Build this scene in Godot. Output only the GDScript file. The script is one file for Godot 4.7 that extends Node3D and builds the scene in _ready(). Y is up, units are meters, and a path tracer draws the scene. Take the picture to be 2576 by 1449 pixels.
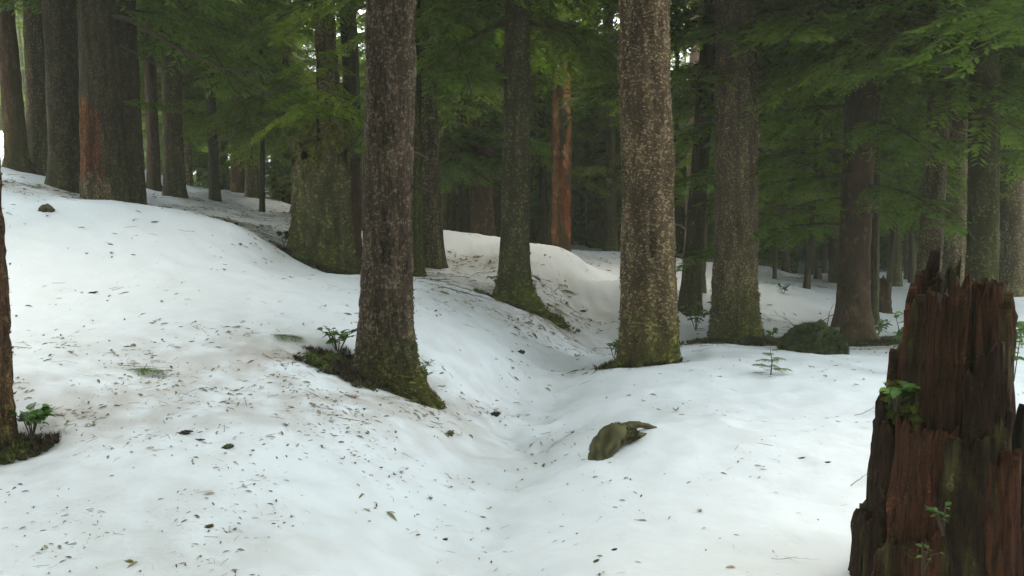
extends Node3D
# A melting snow path through an old conifer forest.

const FOCAL = 2143.0            # focal length in pixels of a 2576 pixel wide frame
const EYE = 1.6
const PITCH = -7.0
const TINT = 6.0                # vertex colours of bark are kept as tint / TINT, so that tints above 1 survive

var names := {}
var rng := RandomNumberGenerator.new()
var noise_a := FastNoiseLite.new()
var noise_b := FastNoiseLite.new()
var noise_c := FastNoiseLite.new()
var bark_noise := FastNoiseLite.new()
var mats := {}
var boughs: Array = []
var bare_boughs: Array = []
var leaf_meshes: Array = []
var wells: Array = []           # x, z, radius, depth
var trail: PackedVector2Array   # the middle of the trodden trough
var stains: Array = []          # x, z, radius x, radius z, amount

# ------------------------------------------------------------------ naming
func numbered(called: String) -> String:
	var n: int = names.get(called, 0)
	names[called] = n + 1
	return called if n == 0 else "%s_%03d" % [called, n]

func tag(o: Node, label: String, category: String, group := "", kind := "") -> Node:
	o.set_meta("label", label)
	o.set_meta("category", category)
	if group != "":
		o.set_meta("group", group)
	if kind != "":
		o.set_meta("kind", kind)
	return o

func thing(called: String, label: String, category: String, where: Vector3, group := "") -> Node3D:
	var o := Node3D.new()
	o.name = numbered(called)
	add_child(o)
	o.position = where
	tag(o, label, category, group)
	return o

func part(called: String, mesh: Mesh, material: Material, parent: Node, where := Transform3D.IDENTITY) -> MeshInstance3D:
	var o := MeshInstance3D.new()
	o.mesh = mesh
	if material:
		o.material_override = material
	o.name = called if parent != self else numbered(called)
	parent.add_child(o, true)
	o.transform = where
	return o

func scatter(called: String, mesh: Mesh, material: Material, parent: Node, places: Array, colours: Array) -> MultiMeshInstance3D:
	var mm := MultiMesh.new()
	mm.transform_format = MultiMesh.TRANSFORM_3D
	mm.use_colors = true
	mm.mesh = mesh
	mm.instance_count = places.size()
	for i in places.size():
		mm.set_instance_transform(i, places[i])
		mm.set_instance_color(i, colours[i])
	var o := MultiMeshInstance3D.new()
	o.multimesh = mm
	if material:
		o.material_override = material
	o.name = called if parent != self else numbered(called)
	parent.add_child(o, true)
	o.set_meta("kind", "stuff")
	return o

# ------------------------------------------------------------------ geometry helpers
func mesh_from(v: PackedVector3Array, idx: PackedInt32Array, uv = null, col = null) -> ArrayMesh:
	var a := []
	a.resize(Mesh.ARRAY_MAX)
	a[Mesh.ARRAY_VERTEX] = v
	a[Mesh.ARRAY_INDEX] = idx
	if uv != null:
		a[Mesh.ARRAY_TEX_UV] = uv
	if col != null:
		a[Mesh.ARRAY_COLOR] = col
	var m := ArrayMesh.new()
	m.add_surface_from_arrays(Mesh.PRIMITIVE_TRIANGLES, a)
	var st := SurfaceTool.new()
	st.create_from(m, 0)
	st.generate_normals()
	return st.commit()

# A tapering tube along points; sides clockwise seen from outside
func tube(pts: Array, radii: Array, seg := 7) -> ArrayMesh:
	var v := PackedVector3Array()
	var idx := PackedInt32Array()
	for i in pts.size():
		var dir: Vector3 = (pts[min(i + 1, pts.size() - 1)] - pts[max(i - 1, 0)]).normalized()
		var side := dir.cross(Vector3(0.31, 0.2, 0.93)).normalized()
		var up := side.cross(dir).normalized()
		for k in seg:
			var t := TAU * k / seg
			v.append(pts[i] + (side * cos(t) + up * sin(t)) * radii[i])
	for i in pts.size() - 1:
		for k in seg:
			var a := i * seg + k
			var b := i * seg + (k + 1) % seg
			idx.append_array(PackedInt32Array([a, b, b + seg, a, b + seg, a + seg]))
	for e in [0, pts.size() - 1]:
		var c := v.size()
		v.append(pts[e])
		for k in seg:
			var a: int = e * seg + k
			var b: int = e * seg + (k + 1) % seg
			idx.append_array(PackedInt32Array([c, b, a]) if e == 0 else PackedInt32Array([c, a, b]))
	return mesh_from(v, idx)

# A point d metres in front of the camera, seen at that pixel of the photograph
func at(px: float, py: float, d: float) -> Vector3:
	var dir := Vector3((px - 1288.0) / FOCAL, -(py - 724.5) / FOCAL, -1.0).rotated(Vector3.RIGHT, deg_to_rad(PITCH))
	return Vector3(0, EYE, 0) + dir * (d / -dir.z)

func lin(r: float, g: float, b: float) -> Color:
	return Color(r, g, b).linear_to_srgb()

# ------------------------------------------------------------------ terrain
var tps_p: PackedVector2Array
var tps_w: PackedFloat64Array
const FX0 = -13.0
const FZ0 = -24.0
const FSTEP = 0.25
const FNX = 105
const FNZ = 125
const CX0 = -160.0
const CZ0 = -160.0
const CSTEP = 2.0
const CN = 161
var fine := PackedFloat32Array()
var coarse := PackedFloat32Array()

func terrain_points() -> Array:
	var rows := [
		[0, 1449, 3.0], [600, 1449, 3.1], [1200, 1449, 3.42], [1700, 1449, 3.22], [2150, 1449, 3.16],
		[0, 1200, 3.95], [600, 1200, 3.98], [1000, 1200, 4.38], [1250, 1200, 4.64], [1500, 1200, 4.4], [1900, 1200, 4.2], [2250, 1200, 4.18], [2560, 1200, 4.15],
		[20, 1095, 4.37], [600, 1100, 4.33], [1000, 1100, 4.9], [1290, 1100, 5.5], [1480, 1150, 4.65], [1690, 1085, 4.9], [2100, 1100, 4.8],
		[100, 1000, 4.72], [500, 1000, 4.9], [900, 1005, 5.2], [1100, 1032, 5.45], [1220, 1020, 6.0], [1340, 1000, 6.75], [1600, 1000, 5.95], [1900, 1000, 5.8], [2250, 1000, 5.75],
		[100, 900, 5.4], [500, 900, 5.6], [785, 893, 5.78], [950, 960, 5.6], [1060, 900, 6.3], [1200, 930, 6.7], [1410, 900, 7.7], [1470, 868, 8.9], [1545, 922, 6.95],
		[1700, 905, 6.9], [2000, 905, 7.0], [2270, 915, 7.0], [1620, 890, 7.5],
		[1750, 872, 8.3], [1850, 850, 9.4], [2050, 872, 8.9], [2200, 862, 9.5],
		[1960, 795, 11.3], [2080, 790, 11.4], [1930, 722, 12.6], [2090, 752, 12.3], [2000, 695, 17], [1950, 665, 20],
		[0, 510, 9.0], [200, 505, 9.2], [330, 520, 9.2], [500, 550, 9.3], [620, 583, 9.3], [700, 672, 9.1], [905, 697, 8.8], [800, 690, 9.0],
		[1040, 702, 9.2], [1230, 755, 9.0], [1390, 815, 9.0], [1480, 872, 9.0],
		[100, 800, 6.2], [500, 800, 6.4], [850, 800, 6.75], [1100, 800, 7.4], [1250, 850, 7.6], [100, 650, 7.5], [500, 700, 7.5], [850, 720, 8.0], [300, 570, 8.5],
		[100, 482, 10.6], [250, 512, 10.7], [30, 430, 13], [60, 400, 17], [0, 330, 22], [450, 535, 12], [600, 560, 11.5], [700, 562, 14], [700, 510, 18], [600, 492, 22], [450, 470, 27],
		[815, 665, 10.4], [1000, 690, 10.6], [1170, 672, 12], [1110, 586, 13.5], [1250, 600, 13.2], [1340, 612, 13], [1450, 645, 12.5], [1550, 690, 12], [1120, 650, 12.3], [1300, 680, 11.6], [1400, 740, 11.0], [1290, 745, 10.0],
		[1500, 770, 11.0], [1530, 742, 12.2], [1400, 640, 15], [1480, 640, 16], [1500, 672, 14], [1710, 650, 17], [1710, 705, 13.5], [1200, 610, 16.5], [1200, 590, 22],
		[1800, 640, 25], [2500, 690, 18], [2550, 905, 7.5], [2550, 832, 10], [2250, 785, 12.5], [2400, 760, 12.5]]
	var out := []
	for r in rows:
		out.append(at(r[0], r[1], r[2]))
	for w in [[-6, .5, 2], [-6, .5, 5], [0, 0, 1], [0, 0, 5], [6, .1, 2], [6, .1, 5], [-6, .75, -4], [6, .1, -5], [-13, 2.0, -9], [-11, .9, 3], [11, -.1, 3], [13, -.3, -11], [-22, 2.9, -22], [22, -.8, -22], [-25, 2.6, -40], [0, .5, -45], [25, -1.0, -40], [-60, 3.5, -60], [60, -1.5, -60], [0, .6, -80], [-60, 2, 30], [60, -.6, 30], [0, .2, 40]]:
		out.append(Vector3(w[0], w[1], w[2]))
	return out

func tps_solve(pts: Array) -> void:
	var n := pts.size()
	var m := n + 3
	tps_p = PackedVector2Array()
	for p in pts:
		tps_p.append(Vector2(p.x, p.z))
	var rows: Array = []
	for i in m:
		var r := PackedFloat64Array()
		r.resize(m + 1)
		rows.append(r)
	for i in n:
		for j in n:
			var d2: float = tps_p[i].distance_squared_to(tps_p[j])
			rows[i][j] = 0.0 if d2 < 1e-9 else d2 * log(d2)
		rows[i][i] = 0.02
		rows[i][n] = 1.0
		rows[i][n + 1] = tps_p[i].x
		rows[i][n + 2] = tps_p[i].y
		rows[n][i] = 1.0
		rows[n + 1][i] = tps_p[i].x
		rows[n + 2][i] = tps_p[i].y
		rows[i][m] = pts[i].y
	for c in m:
		var best := c
		for r in range(c + 1, m):
			if abs(rows[r][c]) > abs(rows[best][c]):
				best = r
		var keep = rows[c]
		rows[c] = rows[best]
		rows[best] = keep
		var pr: PackedFloat64Array = rows[c]
		var inv := 1.0 / pr[c]
		for r in range(c + 1, m):
			var rr: PackedFloat64Array = rows[r]
			var f := rr[c] * inv
			if f != 0.0:
				for k in range(c, m + 1):
					rr[k] -= f * pr[k]
				rows[r] = rr
	tps_w = PackedFloat64Array()
	tps_w.resize(m)
	for i in range(m - 1, -1, -1):
		var s: float = rows[i][m]
		for j in range(i + 1, m):
			s -= rows[i][j] * tps_w[j]
		tps_w[i] = s / rows[i][i]

func tps(x: float, z: float) -> float:
	var n := tps_p.size()
	var q := Vector2(x, z)
	var s := tps_w[n] + tps_w[n + 1] * x + tps_w[n + 2] * z
	for i in n:
		var d2 := tps_p[i].distance_squared_to(q)
		if d2 > 1e-9:
			s += tps_w[i] * d2 * log(d2)
	return s

func cubic(g: PackedFloat32Array, nx: int, nz: int, fx: float, fz: float) -> float:
	fx = clampf(fx, 1.0, nx - 2.01)
	fz = clampf(fz, 1.0, nz - 2.01)
	var ix := int(fx)
	var iz := int(fz)
	var tx := fx - ix
	var tz := fz - iz
	var wx0 := tx * (-0.5 + tx - 0.5 * tx * tx)
	var wx1 := 1.0 + tx * tx * (-2.5 + 1.5 * tx)
	var wx2 := tx * (0.5 + tx * (2.0 - 1.5 * tx))
	var wx3 := tx * tx * (-0.5 + 0.5 * tx)
	var o := (iz - 1) * nx + ix - 1
	var a := g[o] * wx0 + g[o + 1] * wx1 + g[o + 2] * wx2 + g[o + 3] * wx3
	o += nx
	var b := g[o] * wx0 + g[o + 1] * wx1 + g[o + 2] * wx2 + g[o + 3] * wx3
	o += nx
	var c := g[o] * wx0 + g[o + 1] * wx1 + g[o + 2] * wx2 + g[o + 3] * wx3
	o += nx
	var d := g[o] * wx0 + g[o + 1] * wx1 + g[o + 2] * wx2 + g[o + 3] * wx3
	return a * (tz * (-0.5 + tz - 0.5 * tz * tz)) + b * (1.0 + tz * tz * (-2.5 + 1.5 * tz)) + c * (tz * (0.5 + tz * (2.0 - 1.5 * tz))) + d * (tz * tz * (-0.5 + 0.5 * tz))

func base_height(x: float, z: float) -> float:
	var inside: float = min(min(x - FX0, FX0 + FSTEP * (FNX - 1) - x), min(z - FZ0, FZ0 + FSTEP * (FNZ - 1) - z))
	var t := smoothstep(0.6, 3.0, inside)
	var h := 0.0
	if t < 1.0:
		h = cubic(coarse, CN, CN, (x - CX0) / CSTEP, (z - CZ0) / CSTEP)
	if t > 0.0:
		h = lerpf(h, cubic(fine, FNX, FNZ, (x - FX0) / FSTEP, (z - FZ0) / FSTEP), t)
	return h

func ground(x: float, z: float) -> float:
	var h := base_height(x, z)
	var far := clampf((Vector2(x, z + 5.0).length() - 8.0) / 10.0, 0.0, 1.0)
	h += noise_a.get_noise_2d(x, z) * lerpf(0.035, 0.22, far)
	h += noise_b.get_noise_2d(x, z) * lerpf(0.017, 0.03, far)
	if z < -2.0 and z > -12.5 and absf(x) < 2.5:
		var best := 9.0
		var q2 := Vector2(x, z)
		for i in trail.size() - 1:
			best = minf(best, q2.distance_squared_to(Geometry2D.get_closest_point_to_segment(q2, trail[i], trail[i + 1])))
		var wide := 0.36 + 0.1 * noise_b.get_noise_2d(x * 0.5, z * 0.5)
		h -= 0.075 * exp(-pow(best / (wide * wide), 1.6)) * (1.0 + 0.8 * noise_b.get_noise_2d(x * 0.9 + 7.0, z * 0.9))
	h += noise_c.get_noise_2d(x * 3.6, z * 3.6 + 11.0) * 0.016
	for w in wells:
		var dx: float = x - w.x
		var dz: float = z - w.y
		var q: float = (dx * dx + dz * dz) / (w.z * w.z)
		if q < 6.0:
			h -= w.w * exp(-q)
	return h

func dirt(x: float, z: float) -> float:
	var s := 0.05
	for e in stains:
		var dx: float = (x - e[0]) / e[2]
		var dz: float = (z - e[1]) / e[3]
		var q := dx * dx + dz * dz
		if q < 5.0:
			s += e[4] * exp(-q)
	if z < -17.0:
		s += 0.1
	return s

func build_terrain() -> void:
	tps_solve(terrain_points())
	for e in [[1130, 1600, 2.6], [1150, 1449, 3.4], [1255, 1200, 4.7], [1300, 1100, 5.5], [1345, 1000, 6.7], [1420, 900, 7.9], [1475, 862, 9.0], [1495, 780, 11.0], [1530, 745, 12.2]]:
		var e3 := at(e[0], e[1], e[2])
		trail.append(Vector2(e3.x, e3.z))
	fine.resize(FNX * FNZ)
	for j in FNZ:
		for i in FNX:
			fine[j * FNX + i] = tps(FX0 + i * FSTEP, FZ0 + j * FSTEP)
	coarse.resize(CN * CN)
	for j in CN:
		for i in CN:
			var h := tps(CX0 + i * CSTEP, CZ0 + j * CSTEP)
			if h > 2.6:
				h = 2.6 + 2.0 * (1.0 - exp(-(h - 2.6) / 2.0))
			if h < -1.0:
				h = -1.0 - 1.0 * (1.0 - exp((h + 1.0) / 1.0))
			coarse[j * CN + i] = h

func snow_sheet() -> void:
	var nx := 461
	var nz := 430
	var xs := PackedFloat32Array()
	var zs := PackedFloat32Array()
	for i in nx:
		xs.append(1.5 * sinh(5.3 * (2.0 * i / (nx - 1) - 1.0)))
	for j in nz:
		zs.append(-4.0 + 1.5 * sinh(lerpf(-5.27, 2.6, float(j) / (nz - 1))))
	var v := PackedVector3Array()
	var col := PackedColorArray()
	v.resize(nx * nz)
	col.resize(nx * nz)
	for j in nz:
		for i in nx:
			var x := xs[i]
			var z := zs[j]
			var k := j * nx + i
			v[k] = Vector3(x, ground(x, z), z)
			var d := dirt(x, z)
			var n := noise_c.get_noise_2d(x * 1.0, z * 1.0) * 0.5 + 0.5
			var fine_n := noise_c.get_noise_2d(x * 5.0 + 40.0, z * 5.0) * 0.5 + 0.5
			var amount := clampf(d * smoothstep(0.3, 0.68, n * 0.5 + fine_n * 0.5) * 0.8 + (fine_n - 0.45) * 0.12, 0.0, 0.85)
			var c := Color(0.495, 0.528, 0.548).lerp(Color(0.25, 0.21, 0.165), amount)
			col[k] = c
	var idx := PackedInt32Array()
	idx.resize((nx - 1) * (nz - 1) * 6)
	var q := 0
	for j in nz - 1:
		for i in nx - 1:
			var a := j * nx + i
			idx[q] = a
			idx[q + 1] = a + 1
			idx[q + 2] = a + nx + 1
			idx[q + 3] = a
			idx[q + 4] = a + nx + 1
			idx[q + 5] = a + nx
			q += 6
	var o := part("snow_ground", mesh_from(v, idx, null, col), mats.snow, self)
	tag(o, "undulating old snow cover with a trodden path trough across the forest floor", "snow", "", "structure")

# ------------------------------------------------------------------ materials
func seamless(freq: float, seed_no: int, type: int, w: int, h: int, octaves := 3) -> Image:
	var n := FastNoiseLite.new()
	n.noise_type = type
	n.frequency = freq
	n.seed = seed_no
	n.fractal_octaves = octaves
	if type == FastNoiseLite.TYPE_CELLULAR:
		n.fractal_type = FastNoiseLite.FRACTAL_NONE
		n.cellular_return_type = FastNoiseLite.RETURN_CELL_VALUE
		n.domain_warp_enabled = true
		n.domain_warp_amplitude = 9.0
		n.domain_warp_frequency = 0.06
	return n.get_seamless_image(w, h)

func bark_material(seed_no: int, dark: Color, mid: Color, fleck: Color, share: float, furrow: float, cell: float, stretch := 6, fine_furrow := 0.075) -> StandardMaterial3D:
	var w := 384
	var h := 768
	var cells := seamless(cell, seed_no, FastNoiseLite.TYPE_CELLULAR, w, h)
	var broad := seamless(0.02, seed_no + 1, FastNoiseLite.TYPE_SIMPLEX_SMOOTH, w, h / 4)
	broad.resize(w, h, Image.INTERPOLATE_CUBIC)
	var fur := seamless(fine_furrow, seed_no + 2, FastNoiseLite.TYPE_SIMPLEX_SMOOTH, w, h / stretch, 2)
	fur.resize(w, h, Image.INTERPOLATE_CUBIC)
	var grit := seamless(0.16, seed_no + 3, FastNoiseLite.TYPE_SIMPLEX_SMOOTH, w, h, 2)
	var bc := cells.get_data()
	var bb := broad.get_data()
	var bf := fur.get_data()
	var bg := grit.get_data()
	var out := PackedByteArray()
	out.resize(w * h * 3)
	var hgt := PackedByteArray()
	hgt.resize(w * h)
	for i in w * h:
		var c := bc[i] / 255.0
		var b := bb[i] / 255.0
		var f := bf[i] / 255.0
		var g := bg[i] / 255.0
		var ridge := 1.0 - absf(f * 2.0 - 1.0) * 1.6
		var deep := clampf(1.0 - absf(f - 0.5) * 7.0, 0.0, 1.0) * furrow
		var k := dark.lerp(mid, clampf(b * 0.7 + g * 0.6 - 0.2, 0.0, 1.0))
		var fl := clampf((c - (1.0 - share) + (g - 0.5) * 0.5 + (b - 0.5) * 0.4) * 5.0, 0.0, 1.0)
		k = k.lerp(fleck, fl * (0.45 + 0.55 * g))
		k = k * (1.0 - 0.7 * deep)
		k = k.linear_to_srgb()
		out[i * 3] = int(clampf(k.r, 0, 1) * 255)
		out[i * 3 + 1] = int(clampf(k.g, 0, 1) * 255)
		out[i * 3 + 2] = int(clampf(k.b, 0, 1) * 255)
		hgt[i] = int(clampf(0.25 + 0.35 * c + 0.3 * g - 0.45 * deep + 0.1 * ridge, 0, 1) * 255)
	var m := StandardMaterial3D.new()
	m.albedo_texture = ImageTexture.create_from_image(Image.create_from_data(w, h, false, Image.FORMAT_RGB8, out))
	var nim := Image.create_from_data(w, h, false, Image.FORMAT_L8, hgt)
	nim.convert(Image.FORMAT_RGBA8)
	nim.bump_map_to_normal_map(3.0)
	m.normal_enabled = true
	m.normal_texture = ImageTexture.create_from_image(nim)
	m.normal_scale = 1.0
	m.roughness = 0.95
	m.metallic_specular = 0.2
	m.albedo_color = Color(TINT, TINT, TINT).linear_to_srgb()
	m.vertex_color_use_as_albedo = true
	return m

func plain(c: Color, rough := 0.9, use_vertex := true) -> StandardMaterial3D:
	var m := StandardMaterial3D.new()
	m.albedo_color = c
	m.roughness = rough
	m.metallic_specular = 0.25
	m.vertex_color_use_as_albedo = use_vertex
	return m

func build_materials() -> void:
	var snow := plain(Color.WHITE, 0.65)
	var ni := seamless(0.03, 5, FastNoiseLite.TYPE_SIMPLEX_SMOOTH, 512, 512, 4)
	ni.convert(Image.FORMAT_RGBA8)
	ni.bump_map_to_normal_map(2.0)
	snow.normal_enabled = true
	snow.normal_texture = ImageTexture.create_from_image(ni)
	snow.normal_scale = 0.7
	snow.uv1_triplanar = true
	snow.uv1_world_triplanar = true
	snow.uv1_scale = Vector3.ONE * 0.9
	mats.snow = snow
	mats.scaly = bark_material(11, Color(.020, .013, .008), Color(.074, .052, .031), Color(.21, .165, .10), 0.27, 0.5, 0.19)
	mats.furrowed = bark_material(23, Color(.013, .009, .0065), Color(.064, .042, .026), Color(.12, .097, .070), 0.3, 1.0, 0.17, 8, 0.085)
	mats.mossy = bark_material(37, Color(.015, .012, .007), Color(.052, .043, .023), Color(.13, .115, .065), 0.22, 0.5, 0.12)
	mats.stringy = bark_material(41, Color(.028, .016, .011), Color(.085, .048, .034), Color(.13, .095, .07), 0.12, 0.8, 0.06)
	mats.rotten = bark_material(53, Color(.022, .010, .006), Color(.070, .033, .019), Color(.12, .07, .045), 0.10, 1.0, 0.05, 14, 0.11)
	mats.bare_wood = bark_material(67, Color(.10, .042, .018), Color(.30, .14, .062), Color(.40, .25, .13), 0.2, 0.6, 0.04, 10, 0.06)
	var needles := plain(Color.WHITE, 0.7)
	needles.backlight_enabled = true
	needles.backlight = Color(0.92, 1.0, 0.36)
	mats.needles = needles
	var leaf := plain(Color.WHITE, 0.45)
	leaf.backlight_enabled = true
	leaf.backlight = Color(0.4, 0.6, 0.2)
	mats.leaf = leaf
	mats.twig = plain(lin(.045, .032, .022), 0.9, false)
	mats.grey_twig = plain(lin(.13, .115, .095), 0.9, false)
	mats.litter = plain(Color.WHITE, 0.9)
	mats.moss = plain(Color.WHITE, 1.0)
	mats.flake = plain(Color.WHITE, 0.9)
	mats.duff = plain(Color.WHITE, 1.0)

# ------------------------------------------------------------------ foliage
func bough_mesh(seed_no: int, bushy: float) -> ArrayMesh:
	var r := RandomNumberGenerator.new()
	r.seed = seed_no
	var v := PackedVector3Array()
	var idx := PackedInt32Array()
	var col := PackedColorArray()
	var stem := []
	var rad := []
	var droop := r.randf_range(0.25, 0.42)
	var sway := r.randf_range(-0.1, 0.1)
	for i in 9:
		var t := i / 8.0
		stem.append(Vector3(t, 0.1 * t - droop * t * t, sway * t * t))
		rad.append(lerpf(0.011, 0.002, t))
	var wood := tube(stem, rad, 5)
	var nb := 24
	for b in nb:
		for s in [-1.0, 1.0]:
			if r.randf() > bushy:
				continue
			var t: float = lerpf(0.1, 0.99, (b + r.randf() * 0.8) / nb)
			var p := Vector3(t, 0.1 * t - droop * t * t, sway * t * t)
			var len: float = (0.42 * pow(1.0 - t, 0.75) * smoothstep(0.0, 0.22, t) + 0.07) * r.randf_range(0.65, 1.15)
			var ang: float = r.randf_range(0.75, 1.15)
			var d := Vector3(cos(ang), r.randf_range(-0.25, 0.12), sin(ang) * s).normalized()
			var fall := r.randf_range(0.2, 0.8)
			var steps: int = max(3, int(len / 0.0165))
			var shade := r.randf_range(0.75, 1.25)
			for k in steps:
				var u := (k + 0.5) / steps
				var c := p + d * (len * u) + Vector3(0, -fall * u * u * len * 0.6, 0)
				for s2 in [-1.0, 1.0]:
					if r.randf() < 0.12:
						continue
					var a2: float = r.randf_range(0.6, 1.1) * s2
					var e := d.rotated(Vector3.UP, a2)
					e.y += r.randf_range(-0.35, 0.1) - 0.3 * u * fall
					var l2: float = (0.060 * (1.0 - u * 0.55) + 0.012) * r.randf_range(0.7, 1.2)
					var wd := e.cross(Vector3.UP).normalized() * (0.0052 + 0.003 * r.randf())
					wd.y += r.randf_range(-0.006, 0.006)
					var o := v.size()
					var tipc := Color(0.112, 0.176, 0.028) * shade * lerpf(0.85, 1.25, u)
					var basec := Color(0.080, 0.130, 0.023) * shade
					v.append(c)
					v.append(c + e * l2 * 0.45 + wd)
					v.append(c + e * l2)
					v.append(c + e * l2 * 0.45 - wd)
					col.append_array(PackedColorArray([basec, basec, tipc, basec]))
					idx.append_array(PackedInt32Array([o, o + 1, o + 2, o, o + 2, o + 3]))
	var leaves := mesh_from(v, idx, null, col)
	var m := ArrayMesh.new()
	m.add_surface_from_arrays(Mesh.PRIMITIVE_TRIANGLES, wood.surface_get_arrays(0))
	m.surface_set_material(0, mats.twig)
	m.add_surface_from_arrays(Mesh.PRIMITIVE_TRIANGLES, leaves.surface_get_arrays(0))
	m.surface_set_material(1, mats.needles)
	return m

func bare_bough_mesh(seed_no: int) -> ArrayMesh:
	var r := RandomNumberGenerator.new()
	r.seed = seed_no
	var st := SurfaceTool.new()
	var pts := []
	var rad := []
	var p := Vector3.ZERO
	for i in 8:
		var t := i / 7.0
		pts.append(p)
		rad.append(lerpf(0.016, 0.003, t))
		p += Vector3(0.14, r.randf_range(-0.06, 0.02), r.randf_range(-0.03, 0.03))
	st.append_from(tube(pts, rad, 6), 0, Transform3D.IDENTITY)
	for i in range(2, 8):
		var d := Vector3(0.7, r.randf_range(-0.6, 0.2), r.randf_range(-0.8, 0.8)).normalized()
		var l := r.randf_range(0.1, 0.32)
		st.append_from(tube([pts[i], pts[i] + d * l * 0.5, pts[i] + d * l + Vector3(0, -0.03, 0)], [0.005, 0.0035, 0.0015], 5), 0, Transform3D.IDENTITY)
	return st.commit()

func bough_place(trunk: Dictionary, y: float, az: float, length: float, tilt: float, width := 1.0) -> Transform3D:
	var b := Basis(Vector3.UP, az) * Basis(Vector3.BACK, tilt)
	b = b.scaled_local(Vector3(length, length, length * width))
	var p := axis_at(trunk, y) + Vector3(cos(az), 0, -sin(az)) * (radius_at(trunk, y) * 0.7)
	return Transform3D(b, p)

func crown(parent: Node, trunk: Dictionary, y0: float, y1: float, count: int, long0: float, long1: float, seed_no: int, tint: Color) -> void:
	var r := RandomNumberGenerator.new()
	r.seed = seed_no
	var places := []
	var colours := []
	for i in count:
		var t := (i + r.randf()) / count
		var y := lerpf(y0, y1, pow(t, 1.6))
		var az := i * 2.39996 + r.randf_range(-0.5, 0.5)
		places.append(bough_place(trunk, y, az, lerpf(long0, long1, pow(t, 1.6)) * r.randf_range(0.65, 1.15), r.randf_range(-0.35, 0.2), r.randf_range(0.9, 1.3)))
		var k := r.randf_range(0.7, 1.25)
		colours.append(Color(tint.r * k * r.randf_range(0.9, 1.2), tint.g * k, tint.b * k))
	scatter("crown", boughs[seed_no % boughs.size()], null, parent, places, colours)

# ------------------------------------------------------------------ trunks
func axis_at(o: Dictionary, y: float) -> Vector3:
	var lean: Vector2 = o.lean
	var b: float = o.get("bend", 0.0)
	return Vector3(lean.x * y + b * sin(y * 0.9 + o.seed), y, lean.y * y + b * cos(y * 0.7 + o.seed * 2.0))

func radius_at(o: Dictionary, y: float) -> float:
	return o.r * maxf(0.06, 1.0 - o.get("taper", 0.75) * clampf(y, 0.0, 1000.0) / o.height)

func surface_at(o: Dictionary, th: float, y: float) -> Vector3:
	var c := cos(th)
	var s := sin(th)
	var r := radius_at(o, y)
	var yy := maxf(y, -0.1)
	var fl: float = o.get("flare", 0.5)
	var fh: float = o.get("flare_height", 0.25)
	var lobe := 0.5 + 0.5 * sin(th * 3.0 + o.seed) * 0.6 + 0.3 * sin(th * 5.0 + o.seed * 1.7)
	var grow: float = fl * exp(-yy / fh) * (0.6 + 0.6 * lobe)
	for lb in o.get("roots", []):
		var cc: float = cos(th - lb[0])
		if cc > 0.0:
			grow += lb[1] * pow(cc, lb[3] if lb.size() > 3 else 8.0) * exp(-yy / lb[2])
	r *= 1.0 + grow
	var f: float = o.get("grain", 10.0)
	var a: float = o.get("rough", 0.02)
	var n1 := bark_noise.get_noise_3d(c * r * f + o.seed * 7.0, y * f * 0.22, s * r * f)
	var n2 := bark_noise.get_noise_3d(c * 1.4 + o.seed * 3.0, y * 0.8, s * 1.4)
	r += (absf(n1) * -2.0 + 0.6) * a + n2 * o.r * 0.12
	for h in o.get("holes", []):          # angle, half width (radians), low, high, depth
		var dt: float = wrapf(th - h[0], -PI, PI) / h[1]
		var dy: float = (y - (h[2] + h[3]) * 0.5) / ((h[3] - h[2]) * 0.5)
		var q := dt * dt + dy * dy
		if q < 1.0:
			r -= h[4] * sqrt(1.0 - q)
	var ax := axis_at(o, y)
	return ax + Vector3(c * r, 0, s * r)

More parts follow.
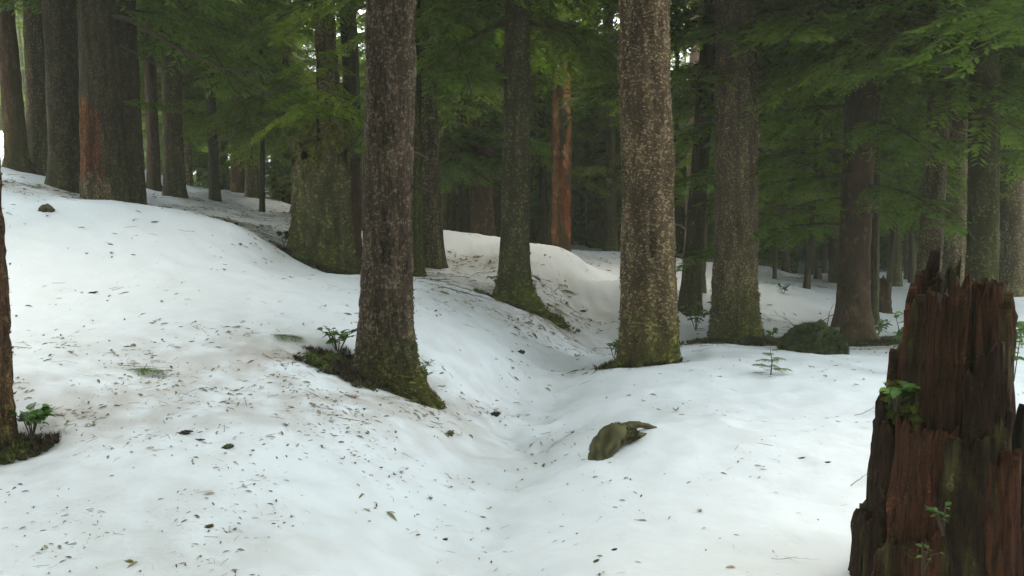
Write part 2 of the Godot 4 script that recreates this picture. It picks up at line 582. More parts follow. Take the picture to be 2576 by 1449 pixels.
func trunk_mesh(o: Dictionary) -> ArrayMesh:
	var seg: int = o.get("seg", 40)
	var fine_to: float = o.get("fine_to", 4.0)
	var step: float = o.get("step", 0.06)
	var ys := PackedFloat32Array()
	var y := -0.45
	while y < minf(fine_to, o.height):
		ys.append(y)
		y += step
	if o.height > fine_to:
		while y < o.height:
			ys.append(y)
			y += 0.9
	ys.append(o.height)
	var v := PackedVector3Array()
	var uv := PackedVector2Array()
	var col := PackedColorArray()
	var idx := PackedInt32Array()
	var tint: Color = o.get("tint", Color(1, 1, 1))
	var moss: float = o.get("moss", 0.3)
	var mh: float = o.get("moss_height", 0.4)
	var wraps := maxf(1.0, roundf(TAU * o.r))
	var jag: float = o.get("jag", 0.0)
	var w := seg + 1
	for yy in ys:
		for k in w:
			var th := TAU * (k % seg) / seg
			var y2 := yy
			if jag > 0.0:
				var top: float = o.height - jag * (0.5 + 0.5 * bark_noise.get_noise_2d(cos(th) * 9.0 + o.seed * 5.0, sin(th) * 9.0)) - jag * 0.5 * absf(sin(th * 2.5 + o.seed))
				y2 = minf(yy, top)
			var p := surface_at(o, th, y2)
			v.append(p)
			uv.append(Vector2(wraps * k / seg, -y2 / 2.0 + o.seed * 0.37))
			var n := bark_noise.get_noise_3d(cos(th) * 2.2 + o.seed, y2 * 2.0, sin(th) * 2.2 + 9.0) * 0.5 + 0.5
			var side: float = 0.75 + 0.5 * cos(th - o.get("moss_side", 0.6))
			var g: float = clampf(moss * exp(-maxf(y2, 0.0) / mh) * (0.4 + n * 1.2) * side * 1.6 + o.get("moss_all", 0.0) * smoothstep(0.4, 0.8, n), 0.0, 1.0)
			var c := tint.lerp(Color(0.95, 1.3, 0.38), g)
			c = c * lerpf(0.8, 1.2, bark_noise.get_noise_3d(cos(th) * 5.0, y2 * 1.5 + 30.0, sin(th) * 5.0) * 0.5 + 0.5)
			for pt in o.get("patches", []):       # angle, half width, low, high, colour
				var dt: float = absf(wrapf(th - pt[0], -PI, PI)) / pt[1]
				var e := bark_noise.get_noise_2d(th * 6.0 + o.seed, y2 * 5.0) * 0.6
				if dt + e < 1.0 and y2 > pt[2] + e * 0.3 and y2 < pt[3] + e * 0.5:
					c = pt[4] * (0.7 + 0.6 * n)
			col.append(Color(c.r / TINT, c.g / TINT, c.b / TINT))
	for j in ys.size() - 1:
		for k in seg:
			var a := j * w + k
			idx.append_array(PackedInt32Array([a + w + 1, a + w, a, a + w + 1, a, a + 1]))
	var top_c := v.size()
	v.append(axis_at(o, o.height - jag * 1.1))
	uv.append(Vector2(0.5, 0.5))
	col.append(tint * (0.6 / TINT))
	for k in seg:
		var a := (ys.size() - 1) * w + k
		idx.append_array(PackedInt32Array([top_c, a + 1, a]))
	return mesh_from(v, idx, uv, col)

# A tree seen along a line of pixels (a above, b below) d metres away; the trunk is as wide as `wide` pixels
func trunk_spec(ax: float, ay: float, bx: float, by: float, wide: float, d: float, height: float) -> Dictionary:
	var a := at(ax, ay, d)
	var b := at(bx, by, d)
	var lean := (a.x - b.x) / (a.y - b.y)
	var y := b.y
	var x := b.x
	for i in 6:
		y = ground(x, -d)
		x = b.x + (y - b.y) * lean
	rng.seed = int(ax * 7 + d * 100)
	return {"at": Vector3(x, y, -d), "lean": Vector2(lean, rng.randf_range(-0.012, 0.012)), "r": wide * d / FOCAL * 0.5, "height": height, "seed": rng.randf() * 10.0,
		"fine_to": d * 0.22 + 2.3, "seg": 56 if d < 8 else (36 if d < 12 else 24), "step": 0.045 if d < 8 else (0.07 if d < 12 else 0.12), "bend": 0.012}

func make_tree(called: String, label: String, category: String, o: Dictionary, mat: String, group := "") -> Node3D:
	var t := thing(called, label, category, o.at, group)
	part("trunk", trunk_mesh(o), mats[mat], t)
	if o.r > 0.1 and o.height > 6.0 and o.at != Vector3.ZERO:
		for i in 7:
			var sy: float = 0.7 + fmod(o.seed * 3.7 + i * 1.618, 1.0) * (o.fine_to - 1.0)
			var sa: float = o.seed * 5.0 + i * 2.4
			var sl: float = 0.04 + 0.13 * fmod(o.seed * 9.1 + i * 0.73, 1.0)
			var sd := Vector3(cos(sa), -0.25, sin(sa))
			var s0 := surface_at(o, sa, sy) - sd * 0.03
			part("branch_stub", tube([s0, s0 + sd * (0.03 + sl * 0.5), s0 + sd * (0.03 + sl) + Vector3(0, -0.02, 0)], [0.013, 0.009, 0.005], 6), mats.twig, t)
	return t

# Bark scales that curl off the trunk
var flake_mesh: ArrayMesh
func bark_scales(t: Node3D, o: Dictionary, count: int, top: float, size: float, c0: Color, c1: Color) -> void:
	var places := []
	var colours := []
	var r := RandomNumberGenerator.new()
	r.seed = int(o.seed * 1000)
	for i in count:
		var y := r.randf_range(0.25, top)
		var th := r.randf() * TAU
		var n := bark_noise.get_noise_3d(cos(th) * 3.0 + o.seed, y * 1.3, sin(th) * 3.0)
		if n + r.randf_range(-0.45, 0.45) < -0.05:
			continue
		var p := surface_at(o, th, y)
		var nrm := Vector3(cos(th), r.randf_range(-0.1, 0.45), sin(th)).normalized()
		var up := Vector3.UP.rotated(nrm, r.randf_range(-0.7, 0.7))
		var xa := up.cross(nrm).normalized()
		up = nrm.cross(xa)
		var s := size * r.randf_range(0.5, 1.3)
		places.append(Transform3D(Basis(xa * s * r.randf_range(0.6, 1.2), up * s, nrm * s), p + nrm * 0.002))
		colours.append(c0.lerp(c1, r.randf()))
	scatter("bark_scales", flake_mesh, mats.flake, t, places, colours)

var tuft_mesh: ArrayMesh
func moss_tufts(t: Node3D, o: Dictionary, count: int, top: float, size: float, arc := TAU, mid := 0.0) -> void:
	var places := []
	var colours := []
	var r := RandomNumberGenerator.new()
	r.seed = int(o.seed * 777) + 3
	for i in count:
		var y := -0.15 + (top + 0.15) * pow(r.randf(), 1.7)
		var th := mid + (r.randf() - 0.5) * arc
		if bark_noise.get_noise_3d(cos(th) * 3.5 + o.seed + 4.0, y * 4.0, sin(th) * 3.5) + r.randf_range(-0.3, 0.3) < -0.05:
			continue
		var p := surface_at(o, th, y)
		var nrm := Vector3(cos(th), 0.5, sin(th)).normalized()
		var b := Basis(Quaternion(Vector3.UP, nrm)) * Basis(Vector3.UP, r.randf() * TAU)
		places.append(Transform3D(b.scaled(Vector3.ONE * size * r.randf_range(0.45, 1.2)), p))
		var k := r.randf_range(0.6, 1.3)
		colours.append(Color(0.046 * k * r.randf_range(0.8, 1.5), 0.058 * k, 0.013 * k))
	scatter("moss", tuft_mesh, mats.moss, t, places, colours)

# A low mat of needles, roots and moss over the ground round a trunk
func duff_mat(parent: Node3D, cx: float, cz: float, rx: float, rz: float, rise: float, seed_no: int, c0: Color, c1: Color, called := "root_mat") -> void:
	var v := PackedVector3Array()
	var col := PackedColorArray()
	var idx := PackedInt32Array()
	var rings := 12
	var seg := 44
	for i in rings + 1:
		for k in seg:
			var th := TAU * k / seg
			var q := float(i) / rings
			var edge := 1.0 + 0.7 * noise_c.get_noise_2d(cos(th) * 2.6 + seed_no * 13.0, sin(th) * 2.6)
			var x := cx + cos(th) * rx * q * edge
			var z := cz + sin(th) * rz * q * edge
			var n := noise_c.get_noise_2d(x * 6.0 + seed_no, z * 6.0)
			var y := ground(x, z) + rise * (1.0 - q * q) - 0.03 * smoothstep(0.8, 1.0, q) + n * 0.02 * (1.0 - q) + 0.004
			v.append(Vector3(x, y, z) - parent.position)
			col.append(c0.lerp(c1, clampf(0.5 + n * 1.1 + bark_noise.get_noise_2d(x * 25.0, z * 25.0) * 0.5, 0.0, 1.0)))
	for i in rings:
		for k in seg:
			var a := i * seg + k
			var b := i * seg + (k + 1) % seg
			idx.append_array(PackedInt32Array([a, a + seg, b + seg, a, b + seg, b]))
	part(called, mesh_from(v, idx, null, col), mats.duff, parent)
	var places := []
	var colours := []
	var r := RandomNumberGenerator.new()
	r.seed = seed_no + 500
	for i in int(1000.0 * rx * rz / 0.11):
		var th := r.randf() * TAU
		var q := sqrt(r.randf()) * 1.02
		var edge := 1.0 + 0.7 * noise_c.get_noise_2d(cos(th) * 2.6 + seed_no * 13.0, sin(th) * 2.6)
		var x := cx + cos(th) * rx * q * edge
		var z := cz + sin(th) * rz * q * edge
		var y := ground(x, z) + rise * (1.0 - q * q) - 0.015
		places.append(Transform3D((Basis(Vector3.UP, r.randf() * TAU) * Basis(Vector3.RIGHT, r.randf_range(-0.4, 0.4))).scaled(Vector3.ONE * r.randf_range(0.02, 0.055)), Vector3(x, y + 0.02, z) - parent.position))
		var k := r.randf_range(0.5, 1.6)
		var g := smoothstep(-0.1, 0.3, noise_c.get_noise_2d(x * 4.0, z * 4.0 + 50.0))
		colours.append(Color(.030, .021, .013).lerp(Color(.066, .084, .018), g) * k)
	scatter("root_moss", tuft_mesh, mats.moss, parent, places, colours)

# ------------------------------------------------------------------ small plants
func leaf_mesh(seed_no: int, c: Color) -> ArrayMesh:
	var r := RandomNumberGenerator.new()
	r.seed = seed_no
	var v := PackedVector3Array()
	var col := PackedColorArray()
	var idx := PackedInt32Array()
	var n := 6
	for i in n + 1:
		var t := float(i) / n
		var w := 0.34 * pow(sin(PI * pow(t, 0.8)), 0.8) if i > 0 and i < n else 0.01
		for s in [-1.0, 0.0, 1.0]:
			v.append(Vector3(t, 0.18 * t - 0.35 * t * t + absf(s) * w * 0.25, s * w * r.randf_range(0.9, 1.1)))
			col.append(c * r.randf_range(0.85, 1.15))
	for i in n:
		for k in 2:
			var a := i * 3 + k
			idx.append_array(PackedInt32Array([a, a + 3, a + 4, a, a + 4, a + 1]))
	return mesh_from(v, idx, null, col)

func leafy_plant(called: String, label: String, where: Vector3, count: int, tall: float, spread: float, leaf: float, seed_no: int, category := "plant", group := "") -> Node3D:
	var t := thing(called, label, category, where, group)
	var r := RandomNumberGenerator.new()
	r.seed = seed_no
	count = int(count * 1.8)
	leaf *= 1.25
	var stems: int = max(3, count / 6)
	var k := 0
	for s in stems:
		var az := r.randf() * TAU
		var reach := spread * r.randf_range(0.4, 1.0)
		var top := Vector3(cos(az) * reach, tall * r.randf_range(0.6, 1.0), sin(az) * reach)
		var mid := top * 0.5 + Vector3(0, tall * 0.2, 0)
		part("stem", tube([Vector3(0, -0.04, 0), mid, top], [0.004, 0.003, 0.002], 5), mats.twig, t)
		for i in ceili(float(count) / stems):
			var f := r.randf_range(0.25, 1.0)
			var p := Vector3.ZERO.lerp(mid, f * 2.0) if f < 0.5 else mid.lerp(top, f * 2.0 - 1.0)
			var b := Basis(Vector3.UP, r.randf() * TAU) * Basis(Vector3.BACK, r.randf_range(-0.3, 0.7)) * Basis(Vector3.RIGHT, r.randf_range(-0.5, 0.5))
			part("leaf", leaf_meshes[k % leaf_meshes.size()], mats.leaf, t, Transform3D(b.scaled(Vector3.ONE * leaf * r.randf_range(0.7, 1.25)), p))
			k += 1
	return t

func on_ground(px: float, py: float, d: float) -> Vector3:
	# where the sight line through that pixel meets the snow, looked for from depth d outwards
	var best := at(px, py, d)
	var q := d * 0.75
	while q < d * 1.35:
		var p := at(px, py, q)
		if p.y <= ground(p.x, p.z):
			best = p
			break
		q += 0.02
	best.y = ground(best.x, best.z)
	return best

func _ready() -> void:
	# ---------------- camera, sky, sun, exposure
	var cam := Camera3D.new()
	cam.name = "camera"
	add_child(cam)
	cam.position = Vector3(0, EYE, 0)
	cam.rotation_degrees.x = PITCH
	cam.fov = rad_to_deg(2.0 * atan(724.5 / FOCAL))
	cam.near = 0.05
	cam.far = 600.0
	cam.current = true
	var env := Environment.new()
	env.background_mode = Environment.BG_SKY
	var skm := ProceduralSkyMaterial.new()
	skm.sky_top_color = Color(0.88, 0.91, 0.94)
	skm.sky_horizon_color = Color(0.90, 0.93, 0.95)
	skm.sky_curve = 0.2
	skm.ground_bottom_color = Color(0.55, 0.57, 0.58)
	skm.ground_horizon_color = Color(0.75, 0.77, 0.78)
	skm.sun_angle_max = 1.0
	var sky := Sky.new()
	sky.sky_material = skm
	env.sky = sky
	env.background_energy_multiplier = 1.0
	env.tonemap_mode = Environment.TONE_MAPPER_LINEAR
	env.tonemap_exposure = 8.0
	env.fog_enabled = true
	env.fog_density = 0.0032
	env.fog_light_color = Color(0.87, 0.90, 0.80)
	env.sdfgi_enabled = true
	env.ssao_enabled = true
	env.ssil_enabled = true
	var we := WorldEnvironment.new()
	we.name = "world"
	we.environment = env
	add_child(we)
	var sun := DirectionalLight3D.new()
	sun.name = "sun"
	sun.light_energy = 0.3
	sun.light_color = Color(1.0, 0.96, 0.9)
	sun.light_angular_distance = 40.0
	sun.shadow_enabled = true
	sun.rotation_degrees = Vector3(-62, 165, 0)
	add_child(sun)

	# ---------------- noises and materials
	noise_a.seed = 3
	noise_a.frequency = 0.45
	noise_a.fractal_octaves = 3
	noise_b.seed = 8
	noise_b.frequency = 2.2
	noise_b.fractal_octaves = 3
	noise_c.seed = 21
	noise_c.frequency = 0.9
	noise_c.fractal_octaves = 4
	bark_noise.seed = 5
	bark_noise.frequency = 1.0
	bark_noise.fractal_octaves = 3
	build_materials()
	build_terrain()
	build_forest()
	build_stumps()
	build_small_things()
	snow_sheet()
	build_litter()

func well(px: float, d: float, by: float, radius: float, depth: float) -> void:
	var p := at(px, by, d)
	wells.append(Vector4(p.x, p.z, radius, depth))

func stain(px: float, py: float, d: float, rx: float, rz: float, amount: float) -> void:
	var p := at(px, py, d)
	stains.append([p.x, p.z, rx, rz, amount])

func build_forest() -> void:
	for i in 5:
		boughs.append(bough_mesh(100 + i * 7, 0.9))
	for i in 3:
		bare_boughs.append(bare_bough_mesh(40 + i))
	flake_mesh = leaf_mesh(4, Color(1, 1, 1))
	var tv := SurfaceTool.new()
	tv.begin(Mesh.PRIMITIVE_TRIANGLES)
	rng.seed = 12
	for i in 16:
		var az := rng.randf() * TAU
		var d := Vector3(cos(az), rng.randf_range(0.4, 1.6), sin(az)).normalized()
		var side := d.cross(Vector3.UP).normalized() * 0.11
		for q in [-side, d * rng.randf_range(0.7, 1.1), side]:
			tv.set_color(Color(1, 1, 1))
			tv.add_vertex(q + d * 0.05)
	tv.generate_normals()
	tuft_mesh = tv.commit()
	for i in 3:
		leaf_meshes.append(leaf_mesh(60 + i, [Color(.055, .12, .026), Color(.085, .16, .034), Color(.045, .09, .022)][i]))

	# hollows melted round the trunks, and dirty snow
	well(972, 5.9, 950, 0.42, 0.12)
	well(1630, 7.3, 900, 0.42, 0.10)
	well(1292, 10.0, 760, 0.5, 0.14)
	well(1850, 9.5, 850, 0.6, 0.14)
	well(2145, 10.0, 840, 0.55, 0.1)
	well(0, 4.4, 1090, 0.4, 0.1)
	well(815, 10.3, 680, 0.7, 0.1)
	well(2370, 3.2, 1500, 0.55, 0.08)
	stain(450, 980, 5.0, 1.4, 0.9, 0.5)
	stain(700, 880, 5.9, 0.7, 0.35, 0.4)
	stain(850, 950, 5.5, 0.8, 0.6, 0.5)
	stain(1150, 960, 6.1, 0.6, 0.9, 0.45)
	stain(1250, 800, 8.6, 0.9, 0.7, 0.5)
	stain(1400, 800, 9.7, 0.55, 1.0, 0.95)
	stain(1160, 720, 10.4, 0.9, 0.7, 0.75)
	stain(1180, 655, 12.1, 1.1, 0.4, 0.7)
	stain(1390, 720, 11.2, 0.5, 0.6, 0.6)
	stain(1530, 905, 7.3, 0.5, 0.3, 0.6)
	stain(1770, 872, 8.4, 0.5, 0.4, 0.5)
	stain(2150, 870, 9.0, 1.2, 0.5, 0.9)
	stain(1950, 800, 10.8, 1.0, 0.6, 0.7)
	stain(90, 480, 10.8, 2.5, 0.7, 0.9)
	stain(580, 560, 11.3, 2.0, 1.0, 0.8)
	stain(680, 610, 9.6, 0.5, 0.4, 0.6)
	stain(100, 1000, 4.6, 0.6, 0.5, 0.35)
	stain(500, 1380, 3.3, 0.7, 0.5, 0.25)
	stain(2050, 690, 17, 3, 2, 0.5)
	stain(740, 540, 15, 3, 2, 0.6)
	stain(1150, 588, 13.4, 1.0, 0.35, -0.8)
	stain(1290, 606, 13.0, 0.7, 0.35, -0.8)
	stain(1420, 640, 12.6, 0.6, 0.4, -0.8)
	stain(1510, 672, 12.1, 0.5, 0.4, -0.7)
	stain(1450, 640, 15.5, 1.2, 1.0, 0.4)

	var tan0 := Color(.15, .12, .075)
	var tan1 := Color(.36, .30, .20)
	var o: Dictionary
	var t: Node3D

	# the trunk nearest the middle, left of the path
	o = trunk_spec(978, 0, 972, 850, 126, 5.9, 17)
	o.merge({"flare": 0.32, "flare_height": 0.22, "rough": 0.024, "grain": 15.0, "moss": 0.55, "moss_height": 0.22, "moss_side": 0.8, "step": 0.035, "seg": 64,
		"roots": [[0.6, 0.85, 0.2, 5.0], [2.4, 0.7, 0.14, 6.0]], "holes": [[1.62, 0.14, 0.86, 1.1, 0.07], [1.6, 0.12, 1.12, 1.22, 0.05]]}, true)
	t = make_tree("conifer_tree", "dark grey-brown furrowed trunk left of the snow path with a mossy root reaching right", "tree", o, "furrowed")
	bark_scales(t, o, 2400, 3.9, 0.022, Color(.045, .030, .020), Color(.135, .106, .077))
	moss_tufts(t, o, 2600, 0.34, 0.02, 2.6, 0.75)
	duff_mat(t, o.at.x - 0.2, o.at.z + 0.12, 0.36, 0.24, 0.06, 1, Color(.022, .016, .011), Color(.05, .046, .018))
	crown(t, o, 5.5, 17, 44, 3.0, 0.5, 1, Color(1, 1, 1))

	# the scaly trunk right of the path
	o = trunk_spec(1622, 0, 1629, 850, 136, 7.3, 19)
	o.merge({"flare": 0.14, "flare_height": 0.5, "rough": 0.02, "grain": 16.0, "moss": 0.7, "moss_height": 0.38, "moss_side": 0.6, "step": 0.04, "seg": 64,
		"roots": [[2.7, 0.3, 0.16, 6.0]], "holes": [[1.6, 0.13, 0.95, 1.32, 0.05]], "tint": Color(1.05, 1.0, .95)}, true)
	t = make_tree("conifer_tree", "thick trunk covered in pale tan bark scales standing right beside the snow path", "tree", o, "scaly")
	bark_scales(t, o, 4200, 4.4, 0.025, tan0, tan1)
	moss_tufts(t, o, 2400, 0.5, 0.022)
	duff_mat(t, o.at.x - 0.08, o.at.z + 0.06, 0.33, 0.24, 0.03, 2, Color(.022, .016, .011), Color(.05, .05, .018))
	crown(t, o, 6, 19, 44, 3.0, 0.5, 2, Color(1, 1, 1))

	# the trunk on the bank behind
	o = trunk_spec(1302, 0, 1292, 700, 70, 10.0, 17)
	o.merge({"flare": 0.5, "flare_height": 0.3, "rough": 0.02, "moss": 0.8, "moss_height": 0.4, "moss_all": 0.35, "roots": [[0.6, 1.5, 0.2, 6.0], [2.7, 0.7, 0.2, 6.0]]}, true)
	t = make_tree("conifer_tree", "slim dark mossy trunk on the snow bank with a green root running down right", "tree", o, "mossy")
	bark_scales(t, o, 1500, 4.4, 0.026, Color(.07, .06, .035), Color(.2, .18, .11))
	moss_tufts(t, o, 1500, 0.45, 0.028)
	duff_mat(t, o.at.x + 0.12, o.at.z + 0.12, 0.5, 0.3, 0.05, 3, Color(.022, .018, .011), Color(.05, .052, .016))
	crown(t, o, 3.3, 14, 44, 2.6, 0.5, 3, Color(1, 1, 1))

	o = trunk_spec(1848, 0, 1849, 800, 108, 9.5, 20)
	o.merge({"flare": 0.2, "flare_height": 0.5, "rough": 0.022, "moss": 0.9, "moss_height": 0.45, "seg": 48, "step": 0.05, "roots": [[0.3, 0.4, 0.2, 6.0]]}, true)
	t = make_tree("conifer_tree", "thick flecked trunk with a green mossy foot, behind the snow hummock right of the path", "tree", o, "scaly")
	bark_scales(t, o, 2800, 4.6, 0.028, tan0, tan1)
	moss_tufts(t, o, 2600, 0.8, 0.03)
	duff_mat(t, o.at.x + 0.05, o.at.z + 0.22, 0.62, 0.36, 0.14, 4, Color(.02, .016, .01), Color(.045, .055, .016))
	crown(t, o, 4.4, 16, 44, 2.8, 0.5, 4, Color(1, 1, 1))

	for b in [[2.25, -0.1, 1.3], [1.75, 0.15, 1.2], [2.6, 3.3, 0.6]]:
		part("dead_branch", bare_boughs[int(b[0] * 10) % 3], mats.twig, t, bough_place(o, b[0], b[1], b[2], -0.12))

	o = trunk_spec(1792, 0, 1738, 750, 46, 10.9, 16)
	o.merge({"rough": 0.012, "moss": 0.3, "tint": Color(.7, .68, .62)}, true)
	t = make_tree("conifer_tree", "narrow dark trunk leaning right, just left of the thick flecked mossy-footed trunk", "tree", o, "mossy")
	crown(t, o, 2.8, 8, 30, 2.2, 0.8, 5, Color(.95, 1, .95))

	o = trunk_spec(2172, 0, 2144, 760, 78, 10.0, 18)
	o.merge({"flare": 0.5, "flare_height": 0.28, "rough": 0.012, "grain": 12.0, "moss": 0.3, "roots": [[2.9, 0.7, 0.2, 6.0], [0.4, 0.7, 0.2, 6.0]], "tint": Color(1.0, .95, .9)}, true)
	t = make_tree("conifer_tree", "reddish-brown stringy-barked trunk with a wide dark flared foot, right of the mossy mound", "tree", o, "stringy")
	duff_mat(t, o.at.x + 0.05, o.at.z + 0.12, 0.5, 0.3, 0.05, 5, Color(.018, .013, .01), Color(.035, .035, .016))
	for b in [[1.45, 2.9, 1.9], [1.75, 3.5, 1.6], [2.0, 2.6, 2.0], [2.3, 3.3, 2.2], [2.5, -0.4, 1.7], [2.2, 0.3, 1.7], [2.8, 3.0, 2.3], [3.0, 0.1, 2.0], [1.6, -0.7, 1.3], [3.2, -1.2, 2.0], [2.6, -1.6, 1.8], [1.9, -1.3, 1.5], [3.4, 2.7, 2.2], [3.6, 0.4, 2.2]]:
		part("bough", boughs[int(b[0] * 10) % 5], null, t, bough_place(o, b[0], b[1], b[2], -0.05))
	crown(t, o, 3.2, 8, 34, 2.6, 1.0, 6, Color(.95, 1, .95))

	o = trunk_spec(2206, 0, 2203, 300, 18, 10.8, 14)
	t = make_tree("conifer_tree", "very thin black stem close behind the reddish-brown flared trunk", "tree", o, "mossy")
	crown(t, o, 3.6, 8, 18, 1.8, 0.4, 7, Color(.95, 1, .95))

	o = trunk_spec(2372, 0, 2338, 650, 56, 9.2, 17)
	o.merge({"rough": 0.010, "moss_all": 0.15}, true)
	t = make_tree("conifer_tree", "slender trunk leaning slightly right behind the left edge of the red rotten stump", "tree", o, "scaly")
	bark_scales(t, o, 1300, 4.4, 0.024, tan0, tan1 * 0.8)
	crown(t, o, 3.3, 8, 26, 2.4, 1.0, 8, Color(.95, 1, .95))

	o = trunk_spec(2408, 150, 2395, 650, 58, 11.2, 18)
	o.merge({"rough": 0.012, "moss_all": 0.2}, true)
	t = make_tree("conifer_tree", "pale flecked trunk between two darker trunks behind the red rotten stump", "tree", o, "scaly")
	bark_scales(t, o, 1500, 4.6, 0.028, tan0, tan1)
	crown(t, o, 3.4, 8, 26, 2.4, 1.0, 9, Color(1, 1, 1))

	o = trunk_spec(2480, 0, 2470, 650, 74, 8.6, 18)
	o.merge({"rough": 0.014, "tint": Color(.6, .6, .52), "moss": 0.4, "moss_height": 1.5, "moss_all": 0.25}, true)
	t = make_tree("conifer_tree", "dark moss-grown trunk behind the right side of the red rotten stump", "tree", o, "mossy")
	bark_scales(t, o, 1000, 4.2, 0.024, Color(.06, .055, .03), Color(.15, .14, .08))
	for b in [[2.9, 3.5, 1.7], [2.0, 0.1, 1.5], [2.5, 0.5, 1.5], [3.1, -0.2, 1.6]]:
		part("bough", boughs[int(b[0] * 10) % 5], null, t, bough_place(o, b[0], b[1], b[2], 0.05))
	crown(t, o, 3.3, 8, 30, 2.4, 1.0, 10, Color(.95, 1, .95))

	o = trunk_spec(2545, 0, 2550, 600, 56, 13, 18)
	o.merge({"moss_all": 0.2}, true)
	t = make_tree("conifer_tree", "tan scaly trunk beyond the dark mossy one near the right border", "tree", o, "scaly")
	bark_scales(t, o, 1100, 5, 0.03, tan0, tan1)
	crown(t, o, 2.5, 9, 34, 2.6, 1.0, 11, Color(.9, 1, .9))

	o = trunk_spec(1065, 0, 1081, 650, 60, 12.0, 18)
	o.merge({"flare": 0.3, "moss": 0.3, "rough": 0.012}, true)
	t = make_tree("conifer_tree", "brown scaly trunk showing just right of the furrowed trunk, at the snow bank's left end", "tree", o, "scaly")
	bark_scales(t, o, 1300, 5, 0.028, tan0 * 0.8, tan1 * 0.8)
	crown(t, o, 3.6, 9, 30, 2.4, 1.0, 12, Color(1, 1, 1))

	o = trunk_spec(1047, 300, 1052, 690, 28, 10.7, 12)
	o.merge({"moss": 1.0, "moss_height": 1.2, "moss_all": 0.6, "tint": Color(.6, .6, .5)}, true)
	t = make_tree("conifer_tree", "thin black-green mossy stem half hidden by the furrowed trunk's right edge", "tree", o, "mossy")
	moss_tufts(t, o, 300, 0.5, 0.03)
	crown(t, o, 4.2, 9, 16, 1.6, 0.4, 13, Color(.95, 1, .95))

	o = trunk_spec(812, 0, 830, 350, 58, 13, 19)
	o.merge({"tint": Color(1.7, 1.65, 1.5)}, true)
	t = make_tree("conifer_tree", "tan flecked trunk rising behind the broken mossy stump", "tree", o, "scaly")
	bark_scales(t, o, 1300, 5, 0.03, tan0, tan1)
	crown(t, o, 3.8, 9, 30, 2.6, 1.0, 14, Color(1, 1, 1))

	o = trunk_spec(868, 0, 886, 300, 44, 14, 18)
	o.merge({"moss_all": 0.6, "bend": 0.04}, true)
	t = make_tree("conifer_tree", "dark crooked mossy trunk with broken limbs, between broken stump and furrowed trunk", "tree", o, "mossy")
	for b in [[3.7, 3.4, 0.7], [4.2, 0.2, 0.8], [3.3, 0.5, 0.6], [4.6, 2.8, 0.9], [2.9, 3.0, 0.5]]:
		part("dead_branch", bare_boughs[int(b[0] * 10) % 3], mats.twig, t, bough_place(o, b[0], b[1], b[2], 0.5))
	crown(t, o, 4.4, 9, 30, 2.5, 1.0, 15, Color(1, 1, 1))

	# the left rise
	o = trunk_spec(248, 0, 264, 500, 96, 11.0, 22)
	o.merge({"flare": 0.12, "flare_height": 0.5, "rough": 0.024, "grain": 8.0, "seg": 56, "step": 0.06, "moss": 0.35, "tint": Color(.85, .85, .8),
		"patches": [[2.15, 0.3, 0.3, 1.3, Color(2.3, 1.25, .7)], [1.6, 0.4, 0.15, 1.2, Color(1.5, .68, .42)], [1.45, 0.6, -0.3, 0.32, Color(2.0, 2.2, 1.9)]], "holes": [[1.6, 0.22, 0.25, 0.95, 0.05]]}, true)
	t = make_tree("conifer_tree", "massive dark trunk on the left rise with orange bare wood above its foot", "tree", o, "furrowed")
	for b in [[2.35, -0.35, 2.3], [2.0, -0.15, 1.2]]:
		part("dead_branch", bare_boughs[1], mats.twig, t, bough_place(o, b[0], b[1], b[2], -0.25))
	for b in [[2.4, 0.1, 2.0], [2.7, -0.5, 2.0], [1.3, 0.2, 0.8], [3.0, 0.3, 2.2]]:
		part("bough", boughs[int(b[0] * 10) % 5], null, t, bough_place(o, b[0], b[1], b[2], 0.0))
	crown(t, o, 3.2, 11, 44, 3.0, 1.2, 16, Color(.95, 1, .95))

	o = trunk_spec(311, 0, 331, 500, 58, 11.3, 21)
	o.merge({"flare": 0.15, "rough": 0.022, "seg": 44, "step": 0.06, "moss": 0.4, "tint": Color(.75, .75, .68)}, true)
	t = make_tree("conifer_tree", "dark trunk pressed against the right side of the massive orange-scarred trunk", "tree", o, "furrowed")
	bark_scales(t, o, 900, 4.4, 0.03, Color(.05, .04, .03), Color(.12, .10, .075))
	crown(t, o, 3.6, 10, 26, 2.6, 1.2, 22, Color(.95, 1, .95))

	o = trunk_spec(150, 0, 168, 470, 76, 12.0, 20)
	o.merge({"rough": 0.018, "tint": Color(.85, .85, .8), "moss": 0.4}, true)
	t = make_tree("conifer_tree", "dark straight trunk just left of the massive orange-scarred trunk", "tree", o, "furrowed")
	bark_scales(t, o, 900, 4.6, 0.03, Color(.06, .052, .04), Color(.14, .125, .09))
	crown(t, o, 4.0, 9, 28, 2.6, 1.0, 17, Color(1, 1, 1))

	o = trunk_spec(186, 120, 195, 470, 34, 12.8, 17)
	t = make_tree("conifer_tree", "narrow dark trunk in the gap between the two big dark left trunks", "tree", o, "furrowed")
	crown(t, o, 4.0, 9, 22, 2.4, 1.0, 18, Color(1, 1, 1))

	o = trunk_spec(82, 0, 104, 440, 50, 14.0, 19)
	o.merge({"tint": Color(1.0, .95, .85)}, true)
	t = make_tree("conifer_tree", "brown trunk leaning left, second tree in from the left border", "tree", o, "scaly")
	crown(t, o, 4.0, 9, 26, 2.6, 1.0, 19, Color(1.1, 1, .9))

	o = trunk_spec(8, 0, 42, 420, 46, 13.5, 18)
	o.merge({"tint": Color(.95, .8, .7), "moss": 0.9, "moss_height": 0.6, "flare": 0.6}, true)
	t = make_tree("conifer_tree", "leaning reddish trunk at the left border with a mossy foot among bright far snow", "tree", o, "stringy")
	moss_tufts(t, o, 600, 0.6, 0.035)
	crown(t, o, 3.0, 9, 30, 2.4, 1.0, 20, Color(1.15, 1.05, .9))

